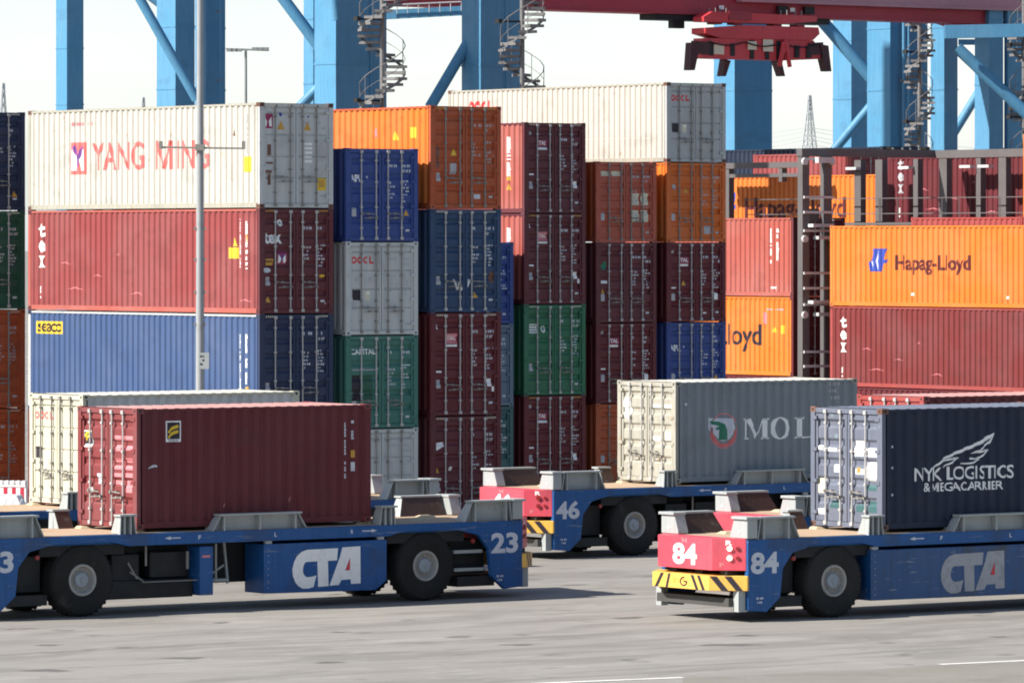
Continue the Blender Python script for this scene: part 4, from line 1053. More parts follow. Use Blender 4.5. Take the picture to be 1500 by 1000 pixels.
        def front(k, ln):
            slash(k, .30, .11, -.22); slash(k, .56, .08, -.10)
            for t in (ln - .62, ln - .40): slash(k, t, .10, .18)
            cx_ = ln*.56; n = 16
            for j in range(2, n-1):
                a0, a1 = 2*pi*j/n + .5, 2*pi*(j+1)/n + .5
                k.poly([(cx_ + .13*cos(a0), .815 + .10*sin(a0)), (cx_ + .13*cos(a1), .815 + .10*sin(a1)), (cx_ + .09*cos(a1), .815 + .07*sin(a1)), (cx_ + .09*cos(a0), .815 + .07*sin(a0))], 'dark')
            k.rect(cx_, .80, .12, .03, 'dark').codes(.72, .84, .5, 'gold', 2, 5, .03)
        face(F, Bk, front)
        ca, cb_ = (pp[2], pp[1]) if s < 0 else (pp[1], pp[2])
        def cham(k, ln):
            for t in (.02, .33): slash(k, t, .15, .25)
        face(ca, cb_, cham)
    # container guides: along the ends, the middle and the corners of a short container
    def guide(x0, x1, s, hgt=.45, slope=.20, ribs=2):
        yo, yi = s*SY, s*(SY - .02)
        n0 = len(r.children)
        g = MB(); z0, z1 = 1.722, 1.722 + hgt
        web = [(x0, z0), (x1, z0), (x1 - slope*.35, z1 - .02), (x0 + slope, z1 - .02)] if x0 > 0 else [(x0, z0), (x1, z0), (x1 - slope, z1 - .02), (x0 + slope*.35, z1 - .02)]
        if abs(x0 + x1) < .3: web = [(x0, z0), (x1, z0), (x1 - slope*.5, z1 - .02), (x0 + slope*.5, z1 - .02)]
        ya, yb = s*(SY - .20), s*(SY - .17)
        g.prism(web, 'y', min(ya, yb), max(ya, yb))
        xs0, xs1 = web[3][0], web[2][0]
        g.box(xs0 - .04, xs1 + .04, min(s*(SY - .24), s*(SY + .03)), max(s*(SY - .24), s*(SY + .03)), z1 - .018, z1 + .022)
        for i in range(ribs):
            xr = xs0 + .10 + (xs1 - xs0 - .20)*i/max(1, ribs-1)
            g.prism([(s*(SY - .165), z0), (s*(SY - .01), z0), (s*(SY - .01), z1 - .022), (s*(SY - .165), z1 - .022)], 'x', xr - .02, xr + .02)
        for e in (0, 1):                                                     # sloped end plates
            a, b = (web[0], web[3]) if e == 0 else (web[1], web[2]); dx = .025 if e == 0 else -.025
            g.add([(a[0], s*(SY - .166), z0), (a[0], s*(SY - .02), z0), (b[0], s*(SY - .02), z1 - .022), (b[0], s*(SY - .166), z1 - .022),
                   (a[0] + dx, s*(SY - .166), z0), (a[0] + dx, s*(SY - .02), z0), (b[0] + dx, s*(SY - .02), z1 - .022), (b[0] + dx, s*(SY - .166), z1 - .022)],
                  [(0,1,2,3),(7,6,5,4),(0,4,5,1),(1,5,6,2),(2,6,7,3),(3,7,4,0)])
        o = g.build('container_guide', M_GUIDE, r)
        wp = MB(); zi = z0 + .015                                            # sloped inner wear plate
        wp.add([(x0 + .02, s*(SY - .42), zi), (x1 - .02, s*(SY - .42), zi), (web[2][0], s*(SY - .235), z1 - .02), (web[3][0], s*(SY - .235), z1 - .02),
                (x0 + .02, s*(SY - .215), zi), (x1 - .02, s*(SY - .215), zi), (web[2][0], s*(SY - .205), z1 - .02), (web[3][0], s*(SY - .205), z1 - .02)],
               [(0,1,2,3),(7,6,5,4),(0,4,5,1),(2,6,7,3)]); wp.build('wear_plate', M_WEAR, o)
        ep = MB()
        for e, xx, xt in ((0, x0 + .02, web[3][0]), (1, x1 - .02, web[2][0])):
            ep.add([(xx + (-.003 if e == 0 else .003), s*(SY - .42), zi), (xx + (-.003 if e == 0 else .003), s*(SY - .20), zi), (xt + (-.003 if e == 0 else .003), s*(SY - .20), z1 - .02), (xt + (-.003 if e == 0 else .003), s*(SY - .235), z1 - .02)], [(0, 1, 2, 3)])
        build_each(ep, 'end_plate', M_GUIDE, o)
    for s in (-1, 1):
        for sx in (-1, 1):
            if bare_corner == (sx, s): continue                              # thick corner block closing each end guide
            z0, z1 = 1.748, 2.172
            m = MB(); a, b = sx*(HX - .26), sx*(HX + .015)
            m.prism([(s*(SY - .01), z0), (s*(SY - .60), z0), (s*(SY - .60), z0 + .05), (s*(SY - .47), z1 - .03), (s*(SY - .01), z1 - .03)], 'x', min(a, b), max(a, b))
            m.box(min(a - sx*.02, b + sx*.05), max(a - sx*.02, b + sx*.05), min(s*(SY - .50), s*(SY + .035)), max(s*(SY - .50), s*(SY + .035)), z1 - .029, z1 + .03)
            cbk = m.build('corner_block', M_GUIDE, r, bevel=.008)
            m = MB(); m.tube((b, s*(SY - .28), z0 + .13), (b + sx*.012, s*(SY - .28), z0 + .13), .035, 10); m.build('bolt', T['white'], cbk)
        if bare_corner != (-1, s): guide(-HX + .27, -5.42, s)
        guide(5.42, HX - .27, s); guide(-1.22, 1.22, s, .34, .40, 3)
        for sx in (-1, 1):
            if bare_corner == (sx, s): continue
            x = sx*3.14; guide(min(x, x + sx*.42), max(x, x + sx*.42), s, .40, .05, 2)
    for sx in (-1, 1):
        for x, y in ((4.55, .45), (5.05, -.25), (5.75, .55), (6.2, -.75), (2.92, 1.0), (2.92, -1.0)):
            m = MB(); m.add([(sx*(x - .22), y - .16, 1.736), (sx*(x + .22), y - .16, 1.736), (sx*(x + .22), y + .16, 1.736), (sx*(x - .22), y + .16, 1.736),
                             (sx*(x - .10), y - .10, 1.79), (sx*(x + .14), y - .10, 1.79), (sx*(x + .14), y + .10, 1.79), (sx*(x - .10), y + .10, 1.79)],
                            [(0,3,2,1),(4,5,6,7),(0,1,5,4),(1,2,6,5),(2,3,7,6),(3,0,4,7)]); m.build('support_pad', M_PAD, r)
        m = MB(); m.tube((sx*5.62, -SY + .02, 1.30), (sx*5.62, -SY - .03, 1.30), .05, 10); m.build('side_light', M_RLAMP, r)
    return r
def cargo(corner, yaw, **kw):
    """a short container riding on a carrier; corner = its near left bottom corner"""
    ax = Vector((cos(yaw), sin(yaw))); nr = Vector((sin(yaw), -cos(yaw)))
    c = Vector(corner) + ax*L20/2 - nr*W/2
    container((c.x, c.y, 1.795), yaw - pi/2, L20, ST, kw.pop('c'), kw.pop('label'), 'containers riding on the carriers', side=1, **kw)
    cc = Vector(corner) + ax*2.98 - nr*W/2
    return cc
y23, y84, y46 = radians(35.68), radians(35.45), radians(36.4)
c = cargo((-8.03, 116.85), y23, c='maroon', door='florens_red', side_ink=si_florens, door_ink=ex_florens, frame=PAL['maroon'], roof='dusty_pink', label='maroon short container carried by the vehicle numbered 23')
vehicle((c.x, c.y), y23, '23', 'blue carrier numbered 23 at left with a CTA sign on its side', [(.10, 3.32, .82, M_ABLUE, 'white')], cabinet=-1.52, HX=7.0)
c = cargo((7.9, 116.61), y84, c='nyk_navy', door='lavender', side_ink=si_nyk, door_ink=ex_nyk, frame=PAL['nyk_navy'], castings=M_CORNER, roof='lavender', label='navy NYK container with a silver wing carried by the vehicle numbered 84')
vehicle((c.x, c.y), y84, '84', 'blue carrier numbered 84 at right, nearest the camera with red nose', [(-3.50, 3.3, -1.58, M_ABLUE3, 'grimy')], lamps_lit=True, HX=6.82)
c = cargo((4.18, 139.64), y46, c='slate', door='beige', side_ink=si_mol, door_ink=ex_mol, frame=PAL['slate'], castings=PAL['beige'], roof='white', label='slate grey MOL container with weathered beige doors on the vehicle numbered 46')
vehicle((c.x, c.y), y46, '46', 'blue carrier numbered 46 with pinkish red nose in the middle', [(1.0, 3.3, None, M_ABLUE2, 'white')], cabinet=-1.2, HX=7.08)
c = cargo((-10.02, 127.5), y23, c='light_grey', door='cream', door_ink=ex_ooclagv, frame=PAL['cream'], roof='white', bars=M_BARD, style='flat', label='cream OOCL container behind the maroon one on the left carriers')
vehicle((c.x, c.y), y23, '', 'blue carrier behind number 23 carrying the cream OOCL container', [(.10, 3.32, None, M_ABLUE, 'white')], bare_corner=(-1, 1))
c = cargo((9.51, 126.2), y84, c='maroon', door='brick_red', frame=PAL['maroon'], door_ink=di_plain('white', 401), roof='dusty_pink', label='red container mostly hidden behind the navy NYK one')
vehicle((c.x, c.y), y84, '', 'blue carrier with red nose just behind number 84', [(.10, 3.32, None, M_ABLUE, 'white')])

# ================================================================ light mast in the yard
def mast():
    Y = 141.0; x = px(293, Y); m = MB(); mat = paint('galvanised_mast', (0.30, 0.31, 0.32), rust=0.15, rough=0.5)
    r = empty('light_mast', (x, Y, 0), 0, 'tall thin grey pole with a crossbar in front of the white YANG MING container', 'pole')
    m.tube((0, 0, 0), (0, 0, 16), .125, 14, r1=.075); m.tube((0, 0, 0), (0, 0, .5), .19, 12)
    m.build('pole', mat, r, smooth=True)
    zc = pz(216, Y); xa, xb = px(236, Y) - x, px(357, Y) - x
    m = MB(); m.bar((xa, -.1, zc), (xb, -.1, zc - .03), .06, .05); m.box(-.12, .12, -.16, .1, zc - .08, zc + .08); m.build('crossbar', M_BARD, r)
    for q in (xa, xb):
        m = MB(); m.box(q - .045, q + .045, -.16, -.04, zc - .05, zc + .16); m.build('bracket', M_BARD, r)
    m = MB(); z = pz(540, Y); m.box(-.02, .24, -.16, -.14, z, z + .42); pl = m.build('sign', M_GUIDE, r)
    k = Ink(); k.codes(.01, z + .30, .2, 'dark', 3, 9, .06); k.build('lettering', pl, lambda s, q, l: (s, -.16 - l, q), [], 0)
    m = MB()
    for v in (335, 380, 428, 475): zz = pz(v, Y); m.box(-.16, .16, -.06, .0, zz - .03, zz + .03)
    build_each(m, 'step_bracket', M_BARD, r)
mast()

# ================================================================ barriers at the left edge
def barriers():
    Y = 146.5; wm = paint('barrier_white', (0.78, 0.76, 0.74), rust=0.1, rough=0.5); rm = paint('barrier_red', (0.50, 0.02, 0.05), rust=0.1, rough=0.5)
    r = empty('warning_barrier', (px(14, Y), Y, 0), radians(-14), 'red and white striped barrier with a notched white top at the left edge', 'barrier')
    x0, x1 = -1.6, .46; z1 = pz(708, Y)
    m = MB(); m.box(x0, x1, 0, .16, .25, z1 - .10); m.build('board', wm, r)
    m = MB()
    for i in range(9):
        a = x0 + .02 + i*.235
        if a + .11 < x1: m.box(a, a + .11, -.006, -.001, .3, z1 - .10)
    build_each(m, 'stripe', rm, r)
    m = MB(); m.box(x0, x1, -.02, .18, z1 - .098, z1 - .04)
    for i in range(13): m.box(x0 + .02 + i*.16, x0 + .13 + i*.16, -.02, .18, z1 - .042, z1 + .08)
    m.build('cap', wm, r, bevel=.015)
    m = MB()
    for a in (x0 + .2, x1 - .3): m.box(a, a + .2, -.3, .45, 0, .25)
    build_each(m, 'foot', M_BLACK, r)
    Y2 = 139.0; r = empty('slotted_barrier', (px(12, Y2), Y2, 0), radians(-16), 'white barrier block with slanted slots at the left edge', 'barrier')
    zt = pz(724, Y2); m = MB(); m.prism([(-2.2, 0), (.42, 0), (.42, zt - .25), (.30, zt), (-2.1, zt)], 'y', -.2, .2); bd = m.build('block', wm, r, bevel=.02)
    k = Ink()
    for i in range(12): a = -1.9 + i*.2; k.poly([(a, zt - .36), (a + .03, zt - .36), (a + .17, zt - .09), (a + .14, zt - .09)], 'grey')
    k.build('slot', bd, lambda s, z, l: (s, -.2 - l, z), [], 0)
barriers()

# ================================================================ grey access frame with ladder in the far block
def access_frame():
    gm = paint('frame_grey', (0.105, 0.097, 0.098), rust=0.25, rough=0.6); gl = paint('frame_light_grey', (0.50, 0.50, 0.50), rust=0.2, rough=0.5)
    r = empty('access_frame', (*O3, 0), YAW, 'dark grey steel access frame with posts, railing and ladder among the right containers', 'steel frame')
    TOP = 11.10
    # local x = along the row (B), local y = along the containers (A)
    LA = -1.05                                                          # ladder tower in the gap between the bays
    BX = 5.9                                                            # long frame between second and third row
    def loc(u, y): # local x on the line y=const for pixel column u
        k = (u - 750)/FPX
        return (k*(O3[1] + y*A2.y) - O3[0] - y*A2.x)/(B2.x - k*B2.y)
    xa, xb = loc(1177, LA), loc(1210, LA)
    lad = MB()
    for x in (xa, xb): lad.box(x - .16, x + .16, LA - .14, LA + .14, 0, TOP)
    build_each(lad, 'ladder_post', gm, r)
    m = MB(); Yl = O3[1] + LA*A2.y
    for v in (233, 289, 311, 338, 400, 422, 446, 515, 536): z = pz(v, Yl); m.box(xa - .15, xb + .15, LA - .24, LA - .17, z - .045, z + .045)
    build_each(m, 'rung', gl, r)
    m = MB()
    for v in (332, 444): z = pz(v, Yl); m.box(xa + .05, xb - .02, LA - .5, LA - .18, z - .02, z + .10); z -= .46; m.box(xa + .30, xb, LA - .5, LA - .18, z - .0, z + .12)
    z = pz(237, Yl); m.box(xa + .3, xb, LA - .5, LA - .18, z - .05, z + .16)
    build_each(m, 'step_plate', gl, r)
    m = MB()
    for v in (237, 350, 461):
        z = pz(v, Yl)
        for x in (xa - .1, xb + .1): m.tube((x, LA - .25, z), (x, LA - .15, z), .13, 10)
    build_each(m, 'lamp', gl, r)
    m = MB(); m.box(xa + .18, xb - .18, LA + .16, LA + .2, 8.7, 9.2); m.build('back_plate', gm, r)
    # cross beam from the ladder to the long frame, then the long frame itself
    m = MB(); m.box(xa - .2, BX + .3, LA - .16, LA + .16, TOP - .001, TOP + .28); m.build('top_beam', gm, r)
    def ypos(u):   # local y on the line x=BX for pixel column u
        k = (u - 750)/FPX
        return (k*(O3[1] + BX*B2.y) - O3[0] - BX*B2.x)/(A2.x - k*A2.y)
    y_far, y_near = 12.5, -11.0
    m = MB(); m.box(BX - .16, BX + .16, y_near, LA - .18, TOP - .02, TOP + .27); m.box(BX - .16, BX + .16, ypos(1180), y_far, TOP - .27, TOP - .05); build_each(m, 'top_beam', gm, r)
    m = MB(); m.box(BX - .12, BX + .12, ypos(1172), y_far, TOP - .62, TOP - .48); build_each(m, 'lower_beam', gm, r)
    for u, wd, top in ((1068, .40, TOP - .06), (1147, .25, TOP - .28), (1260, .48, TOP - .03), (1291, .52, TOP - .03), (1345, .34, TOP - .03), (1385, .56, TOP - .03), (1437, .32, TOP - .03), (1472, .52, TOP - .03), (1508, .4, TOP - .03)):
        y = ypos(u); m = MB(); wd *= .78; m.box(BX - .13, BX + .13, y - wd/2, y + wd/2, 10.3 if u == 1147 else 0, top); m.build('post', gm, r)
    m = MB()
    for z in (9.62, 9.05): m.bar((BX - .5, y_near, z), (BX - .5, 9.5, z), .035, .035)
    for u in (1303, 1330, 1395, 1420, 1480, 1305): y = ypos(u); m.bar((BX - .5, y, 8.75), (BX - .5, y, 9.65), .035, .035)
    m.build('railing', gm, r)
    m = MB(); m.box(BX - .75, BX - .2, y_near, 9.5, 8.62, 8.72); m.build('walkway', gm, r)
    m = MB()
    for u in (1258, 1335, 1425, 1452):
        y = ypos(u); m.box(BX - .4, BX - .16, y - .3, y + .3, TOP - .40, TOP - .30)
    build_each(m, 'bracket', gl, r)
access_frame()

# ================================================================ ship-to-shore cranes
M_CR = paint('crane_blue', (0.075, 0.240, 0.400), rust=0.2, rough=0.5, fade=0.25, streak=0.45, rustcol=(0.05, 0.12, 0.18))
M_CRR = paint('crane_red', (0.36, 0.030, 0.052), rust=0.1, rough=0.5, fade=0.2)
M_CRL = paint('crane_lilac', (0.42, 0.20, 0.24), rust=0.1, rough=0.5)
M_ST = paint('stair_grey', (0.17, 0.165, 0.165), rust=0.2, rough=0.6); M_STL = paint('rail_galvanised', (0.38, 0.39, 0.40), rust=0.15, rough=0.5)
ROT = Matrix.Rotation(-YAW, 2)
def crane(label, Y0, u0):
    o = empty('quay_crane', (px(u0, Y0), Y0, 0), YAW, label, 'crane', 'blue quay cranes behind the stacks'); return o
def to_local(r, u, v, Y):
    p = ROT @ Vector((px(u, Y) - r.location.x, Y - r.location.y)); return Vector((p.x, p.y, pz(v, Y)))
def leg(r, u0, u1, u2, Y, z0=0, z1=38, mat=None):
    s = FPX/Y; p = to_local(r, u1, 0, Y); wa = (u1 - u0)/(A2.x*-s); wb = (u2 - u1)/(B2.x*s)
    m = MB(); m.box(p.x, p.x + wb, p.y, p.y + wa, z0, z1)
    o = m.build('leg', mat or M_CR, r)
    m = MB()
    for z in (3.5, 9.2, 11.9, 14.6, 17.3): m.box(p.x - .02, p.x + wb + .02, p.y - .02, p.y + wa + .02, z, z + .07)
    build_each(m, 'joint_plate', mat or M_CR, o)
    return o
def brace(r, a, b, Y, wd, Yb=None, round_=True, name='brace'):
    p, q = to_local(r, *a, Y), to_local(r, *b, Yb or Y); m = MB()
    if round_: m.tube(p, q, wd/2, 16)
    else: m.bar(p, q, wd*.7, wd)
    return m.build(name, M_CR, r, smooth=round_)
def spiral(r, u, Y, v_bot, v_top, rad, turn=2.75, ph=0.0, v_phase=None):
    base = to_local(r, u, v_bot, Y); z0, z1 = base.z, pz(v_top, Y)
    z0 = 0.0
    cx_, cy_ = base.x, base.y; m = MB(); m.tube((cx_, cy_, z0), (cx_, cy_, z1), .09, 10); st = m.build('stair_column', M_ST, r)
    m = MB(); n = int((z1 - z0)/.225); rl = MB(); prev = None
    per = turn/.225
    for i in range(n):
        a = ph + 2*pi*i/per; z = z0 + i*.225; d = Vector((cos(a), sin(a), 0)); e = Vector((-sin(a), cos(a), 0))
        p0 = Vector((cx_, cy_, z)); w0, w1 = .08, .36
        vs = [p0 + d*.09 - e*w0, p0 + d*.09 + e*w0, p0 + d*rad + e*w1, p0 + d*rad - e*w1]
        m.add([v for v in vs] + [v + Vector((0, 0, .105)) for v in vs], [(0,3,2,1),(4,5,6,7),(0,1,5,4),(1,2,6,5),(2,3,7,6),(3,0,4,7)])
        top = p0 + d*rad + Vector((0, 0, 1.05)); mid = p0 + d*rad + Vector((0, 0, .55))
        if prev:
            rl.tube(prev[0], top, .019, 5); rl.tube(prev[1], mid, .011, 5)
        if i % 2 == 0: rl.tube(p0 + d*rad, top, .014, 5)
        if prev: rl.bar(prev[2] + Vector((0, 0, .05)), p0 + d*rad + Vector((0, 0, .05)), .03, .10)
        prev = (top, mid, p0 + d*rad)
    q = MB()
    for zz in (z0 + 10.2, z0 + 13.2, z0 + 16.2, z0 + 19.2): q.bar((cx_, cy_, zz), (cx_ - rad*1.25, cy_ + .25, zz), .07, .07); q.box(cx_ - rad*1.36, cx_ - rad*1.18, cy_ - .05, cy_ + .2, zz - .08, zz + .08)
    build_each(q, 'stair_bracket', M_BLACK, r)
    o = m.build('stair_tread', M_ST, r); o['kind'] = 'stuff'
    rl.build('handrail', M_ST, r)
    return st
c1 = crane('blue crane with two far legs at the left, behind the YANG MING container', 240, 280)
leg(c1, 80, 98, 121, 262); leg(c1, 227, 257, 284, 236); leg(c1, 284.5, 302, 329, 238)
brace(c1, (190, -28), (288, 146), 233, .42); brace(c1, (150, -60), (256, 20), 239, .5)
c2 = crane('blue crane with spiral stairs left of centre behind the orange container', 208, 512)
leg(c2, 444, 459, 470, 228); leg(c2, 459, 492, 565, 203); leg(c2, 676, 704, 763, 205)
brace(c2, (400, -22), (478, 83), 204.8, .45); brace(c2, (438, 158), (482, 112), 214, .4); brace(c2, (486, -30), (493, 30), 201.5, .35)
brace(c2, (690, 55), (630, 157), 206.0, .42, Yb=205.3); brace(c2, (563, 22), (678, 16), 210.5, .36, round_=False, name='tie_beam')
spiral(c2, 560, 201.4, 200, -60, .85, 2.95, .6); spiral(c2, 765, 203.6, 200, -60, .82, 2.95, 2.2)
m = MB(); p, q = to_local(c2, 566, 8, 210.2), to_local(c2, 676, 3, 210.2)
m.tube(p, q, .03, 6)
for i in range(8): a = p.lerp(q, i/7); m.tube(a, a - Vector((0, 0, .35)), .02, 5)
m.build('railing', M_STL, c2)
def cable_pipes(r, pts, Y):
    for u, rr in pts:
        p = to_local(r, u, 0, Y); m = MB(); m.tube((p.x, p.y, 0), (p.x, p.y, 38), rr, 8); o = m.build('cable_pipe', M_CR, r)
        m = MB()
        for z in range(3, 36, 3): m.box(p.x - rr*1.7, p.x + rr*1.7, p.y - rr*.6, p.y + rr*1.6, z, z + .10)
        build_each(m, 'clamp', M_ST, o)
cable_pipes(c2, ((536, .07), (544, .04)), 203.9); cable_pipes(c2, ((742, .06),), 205.7); cable_pipes(c1, ((322, .06),), 237.9)
c3 = crane('blue crane leg right of the white OOCL container under the red spreader', 236, 1090)
leg(c3, 1047, 1076, 1133, 238); leg(c3, 1222, 1247, 1273, 252)
c4 = crane('blue crane with wide legs and spiral stairs right of centre', 236, 1330)
leg(c4, 1273, 1304, 1362, 238); brace(c4, (1188, 12), (1276, 114), 240, .55); brace(c4, (1222, 220), (1277, 154), 243, .42)
spiral(c4, 1347, 235.5, 240, -60, .58, 2.6, 3.6)
cable_pipes(c4, ((1324, .08), (1331, .05)), 238.2)
c5 = crane('blue crane at the right edge with diagonal braces above the grey frame', 236, 1400)
leg(c5, 1365, 1383, 1404, 237); leg(c5, 1430, 1449, 1471, 229.5); leg(c5, 1471.5, 1476, 1530, 230)
brace(c5, (1384, 47), (1540, 44), 226, .55, round_=False, name='tie_beam'); brace(c5, (1402, 70), (1520, 182), 227, .50); brace(c5, (1394, 200), (1442, 122), 249, .42); brace(c5, (1404, 62), (1430, 62), 243, .25, round_=False)
spiral(c5, 1500, 227.5, 240, -60, .6, 2.6, 1.0)

# red boom with trolley and the spreader under it
def boom():
    Y0 = 216.0; x0 = px(760, Y0); r = empty('crane_boom', (x0, Y0, 0), YAW, 'dark red crane boom crossing the top of the photo', 'crane boom')
    zb = pz(12.5, Y0)
    m = MB(); m.box(-9, 34, -.55, -.50, zb, zb + 2.6); m.box(-9, 34, .50, .55, zb, zb + 2.6); m.box(-9, 34, -.62, .62, zb - .06, zb); m.build('girder', M_CRR, r)
    m = MB(); m.box(10.5, 34, -.90, -.62, zb + .62, zb + 2.2); m.box(10.5, 34, -.98, -.62, zb + .50, zb + .62); m.build('walkway', M_CRL, r)
    m = MB(); m.box(6.4, 15.5, -.50, .50, zb - .30, zb - .062); m.box(7.4, 8.0, -.4, -.1, zb - .62, zb - .30)
    for x in (12.6, 14.0): m.box(x, x + .5, -.75, -.62, zb + .1, zb + .4)
    m.build('trolley', M_BLACK, r)
    m = MB(); m.prism([(22.0, zb - .062), (25.6, zb - .062), (25.6, zb - .42), (23.4, zb - .42)], 'y', -.4, .4); m.build('bracket', M_CRR, r)
    m = MB()
    for x in (13.3, 9.6): m.box(x, x + .25, -.64, -.625, zb + .18, zb + .34)
    build_each(m, 'floodlight', T['white'], r)
boom()
def spreader():
    Y = 221.5; u = 1107; p = (px(u, Y), Y, pz(90, Y))
    r = empty('container_spreader', p, YAW, 'red container spreader hanging under the crane boom', 'spreader')
    k = Y/FPX/B2.x
    X = lambda uu: (uu - u)*k; Z = lambda v: (90 - v)*Y/FPX
    rp = paint('spreader_red', (0.55, 0.042, 0.055), rust=0.25, rough=0.5); rd = paint('spreader_dark_red', (0.30, 0.028, 0.042), rust=0.3, rough=0.55)
    m = MB(); m.prism([(X(1021), Z(35)), (X(1021), Z(28)), (X(1034), Z(20)), (X(1192), Z(22)), (X(1192), Z(30)), (X(1140), Z(35))], 'y', -.35, .35); m.build('headblock', rp, r)
    m = MB()
    for uu in (1045, 1075, 1135, 1170): m.box(X(uu) - .2, X(uu) + .2, -.25, .25, Z(38), Z(34.8))
    m.box(X(1058), X(1092), -.38, -.352, Z(32), Z(18)); build_each(m, 'sheave', rd, r)
    m = MB()
    for uu in (1042, 1058, 1150, 1172):
        for y in (-.2, .2): m.tube((X(uu), y, Z(24)), (X(uu), y, Z(14)), .03, 6)
    build_each(m, 'hoist_rope', M_BARD, r)
    m = MB(); m.prism([(X(1021), Z(52)), (X(1021), Z(44)), (X(1080), Z(38.5)), (X(1192), Z(38.5)), (X(1194), Z(48)), (X(1184), Z(57.5)), (X(1045), Z(58.5))], 'y', -.45, .45); m.build('top_frame', rp, r)
    m = MB(); m.prism([(X(1022), Z(88)), (X(1022), Z(58.7)), (X(1186), Z(57.7)), (X(1198), Z(72)), (X(1196), Z(85)), (X(1150), Z(88))], 'y', -.38, .38); mf = m.build('main_beam', rp, r)
    m = MB(); m.box(X(1022), X(1080), -.42, -.383, Z(88), Z(59)); m.build('side_plate', rp, r)
    m = MB()
    for a, b, c_, d in ((1034, 1049, 68, 82), (1085, 1098, 62, 74), (1108, 1123, 58.5, 76)): m.box(X(a), X(b), -.45, -.422, Z(d), Z(c_))
    build_each(m, 'panel', T['cream'], r)
    m = MB()
    for uu in (1092, 1115, 1132): m.box(X(uu) - .1, X(uu) + .1, -.415, -.383, Z(88), Z(60))
    build_each(m, 'rib', M_BLACK, r)
    hy = MB()
    for uu in (1030, 1062, 1160, 1178): hy.box(X(uu) - .12, X(uu) + .12, -.44, -.385, Z(84), Z(66))
    build_each(hy, 'valve_box', M_BLACK, r)
    hz_ = MB(); pv = None
    for i in range(16):
        t = i/15; q = Vector((X(1024) + (X(1190) - X(1024))*t, -.5, Z(63) - .16*abs(sin(t*pi*3))))
        if pv: hz_.tube(pv, q, .03, 5)
        pv = q
    hz_.build('hose', M_BLACK, r)
    k2 = MB(); k2.tube((X(1137), -.52, Z(62)), (X(1131), -.52, Z(97)), .10, 8); k2.tube((X(1146), -.52, Z(60)), (X(1136), -.52, Z(78)), .08, 8); k2.tube((X(1139), -.54, Z(58)), (X(1146), -.54, Z(98)), .09, 8); k2.build('cable_chain', rp, r)
    fl = ((1006, 66, -1, -.3), (1200, 63, 1, -.3), (1068, 88, -1, .3), (1145, 86, 1, .3))
    for uu, v, d, y in fl:
        m = MB(); sc = .62 if y > 0 else 1.0
        if y < 0: m.bar((X(uu) - d*.75, y, Z(v + 8)), (X(uu), y, Z(v + 6)), .3, .5)
        m.prism([(X(uu) - .22*sc, Z(v) + .0), (X(uu) + .22*sc, Z(v + 2)), (X(uu) + d*.22 + .16*sc, Z(v + 40*sc)), (X(uu) + d*.22 - .10*sc, Z(v + 40*sc))], 'y', y - .2, y + .2)
        m.build('flipper_arm', paint('spreader_arm_dark', (0.05, 0.013, 0.018), rust=0.2), r)
spreader()

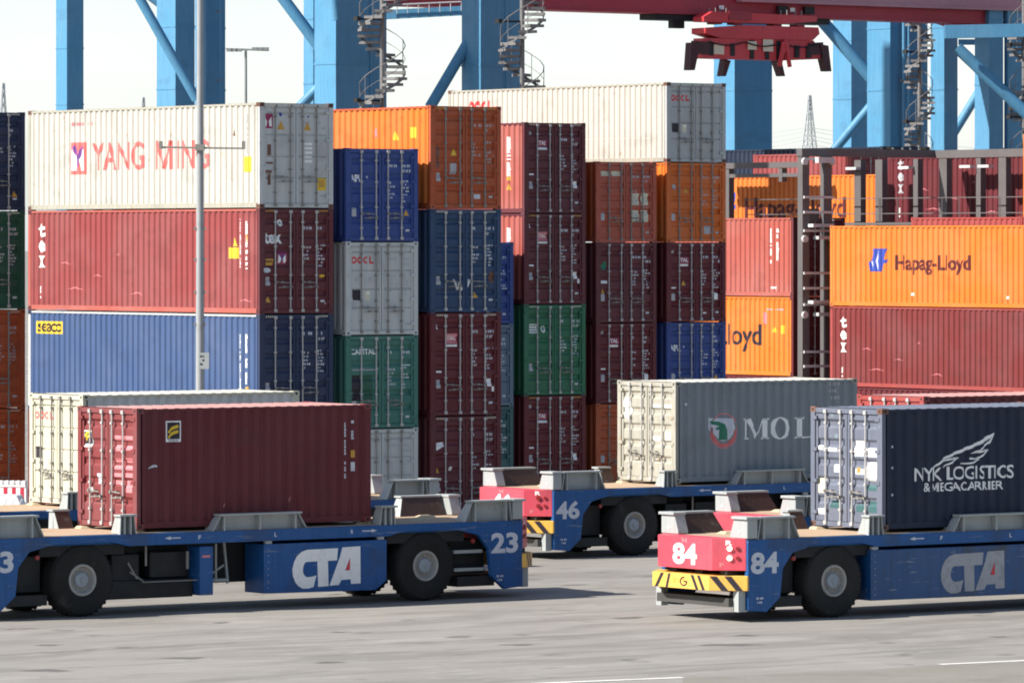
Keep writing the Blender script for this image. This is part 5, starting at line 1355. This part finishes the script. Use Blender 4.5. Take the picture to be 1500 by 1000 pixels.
# ================================================================ far things: lamp mast, pylons with wires
def far_mast():
    Y = 420.0; r = empty('floodlight_mast', (px(360, Y), Y, 0), 0, 'distant slim lamp mast with a wide lamp bar against the sky', 'lamp mast')
    mt = paint('far_mast_grey', (0.22, 0.23, 0.24), rust=0.1)
    x = px(360, Y); m = MB(); zt = pz(72, Y); m.tube((0, 0, 0), (0, 0, zt), .16, 8, r1=.10); m.build('pole', mt, r)
    m = MB(); m.bar((px(331, Y) - x, 0, zt), (px(394, Y) - x, 0, zt - .1), .2, .14); m.build('lamp_bar', mt, r)
    for u in (336, 343, 350, 373, 381, 389):
        m = MB(); q = px(u, Y) - x; m.box(q - .2, q + .25, -.3, .3, zt - (.20 if u < 360 else .12), zt + (.0 if u < 360 else .12)); m.build('lamp_head', mt, r)
far_mast()
def pylon(u, vtop, Y, label, hw, arms):
    mt = paint('hazed_pylon_steel', (0.42, 0.44, 0.46), rust=0.0, fade=0.1, streak=0)  # galvanised grey kept pale: distance haze is put into the colour
    r = empty('power_pylon', (px(u, Y), Y, 0), radians(20), label, 'pylon', 'distant power pylons'); H_ = pz(vtop, Y); m = MB(); t = .10*Y/1200
    n = 16; wz = lambda z: hw*(1 - z/H_)**1.25 + .25
    lv = [H_*(1 - (1 - i/n)**1.15) for i in range(n+1)]; lv[-1] = H_
    for i in range(n):
        a, b = lv[i], lv[i+1]; wa, wb = wz(a), wz(b); P = [(-wa, -wa), (wa, -wa), (wa, wa), (-wa, wa)]; Q = [(-wb, -wb), (wb, -wb), (wb, wb), (-wb, wb)]
        for j in range(4):
            jj = (j+1) % 4
            m.tube((*P[j], a), (*Q[j], b), t*1.3, 4); m.tube((*P[j], a), (*Q[jj], b), t*.7, 4); m.tube((*P[jj], a), (*Q[j], b), t*.7, 4); m.tube((*Q[j], b), (*Q[jj], b), t*.6, 4)
    m.build('lattice', mt, r)
    am = MB()
    for zf, l in arms:
        z = H_*zf
        am.tube((-l, 0, z), (l, 0, z), t*1.1, 4); am.tube((-l, 0, z), (0, 0, z + l*.22), t*.8, 4); am.tube((l, 0, z), (0, 0, z + l*.22), t*.8, 4)
    if arms: am.build('cross_arm', mt, r)
    return r, H_
pr, pH = pylon(1186, 140, 1200, 'faint lattice power pylon right of the red spreader', 4.6, [])
pylon(5, 122, 1500, 'faint lattice power pylon at the left edge of the photo', 4.2, []); pylon(210, 143, 1700, 'very faint pylon tip beside the second blue crane leg', 4.6, [])
def wires():
    wm = paint('wire_grey', (0.40, 0.42, 0.44), rust=0, fade=0, streak=0)
    r = empty('power_line', (px(1186, 1200), 1200, 0), 0, 'thin sagging power wires either side of the pylon right of the spreader', 'power line')
    for v, sag in ((187, 5), (192, 6), (199, 6), (204, 7), (211, 7)):
        for s in (-1, 1):
            m = MB(); z = pz(v, 1200); prev = None
            for i in range(15):
                t = i/14; p = Vector((s*t*70, t*12, z - sag*4*t*(1-t*.45)*.55)); 
                if prev: m.tube(prev, p, .045, 4)
                prev = p
            m.build('wire', wm, r)
wires()
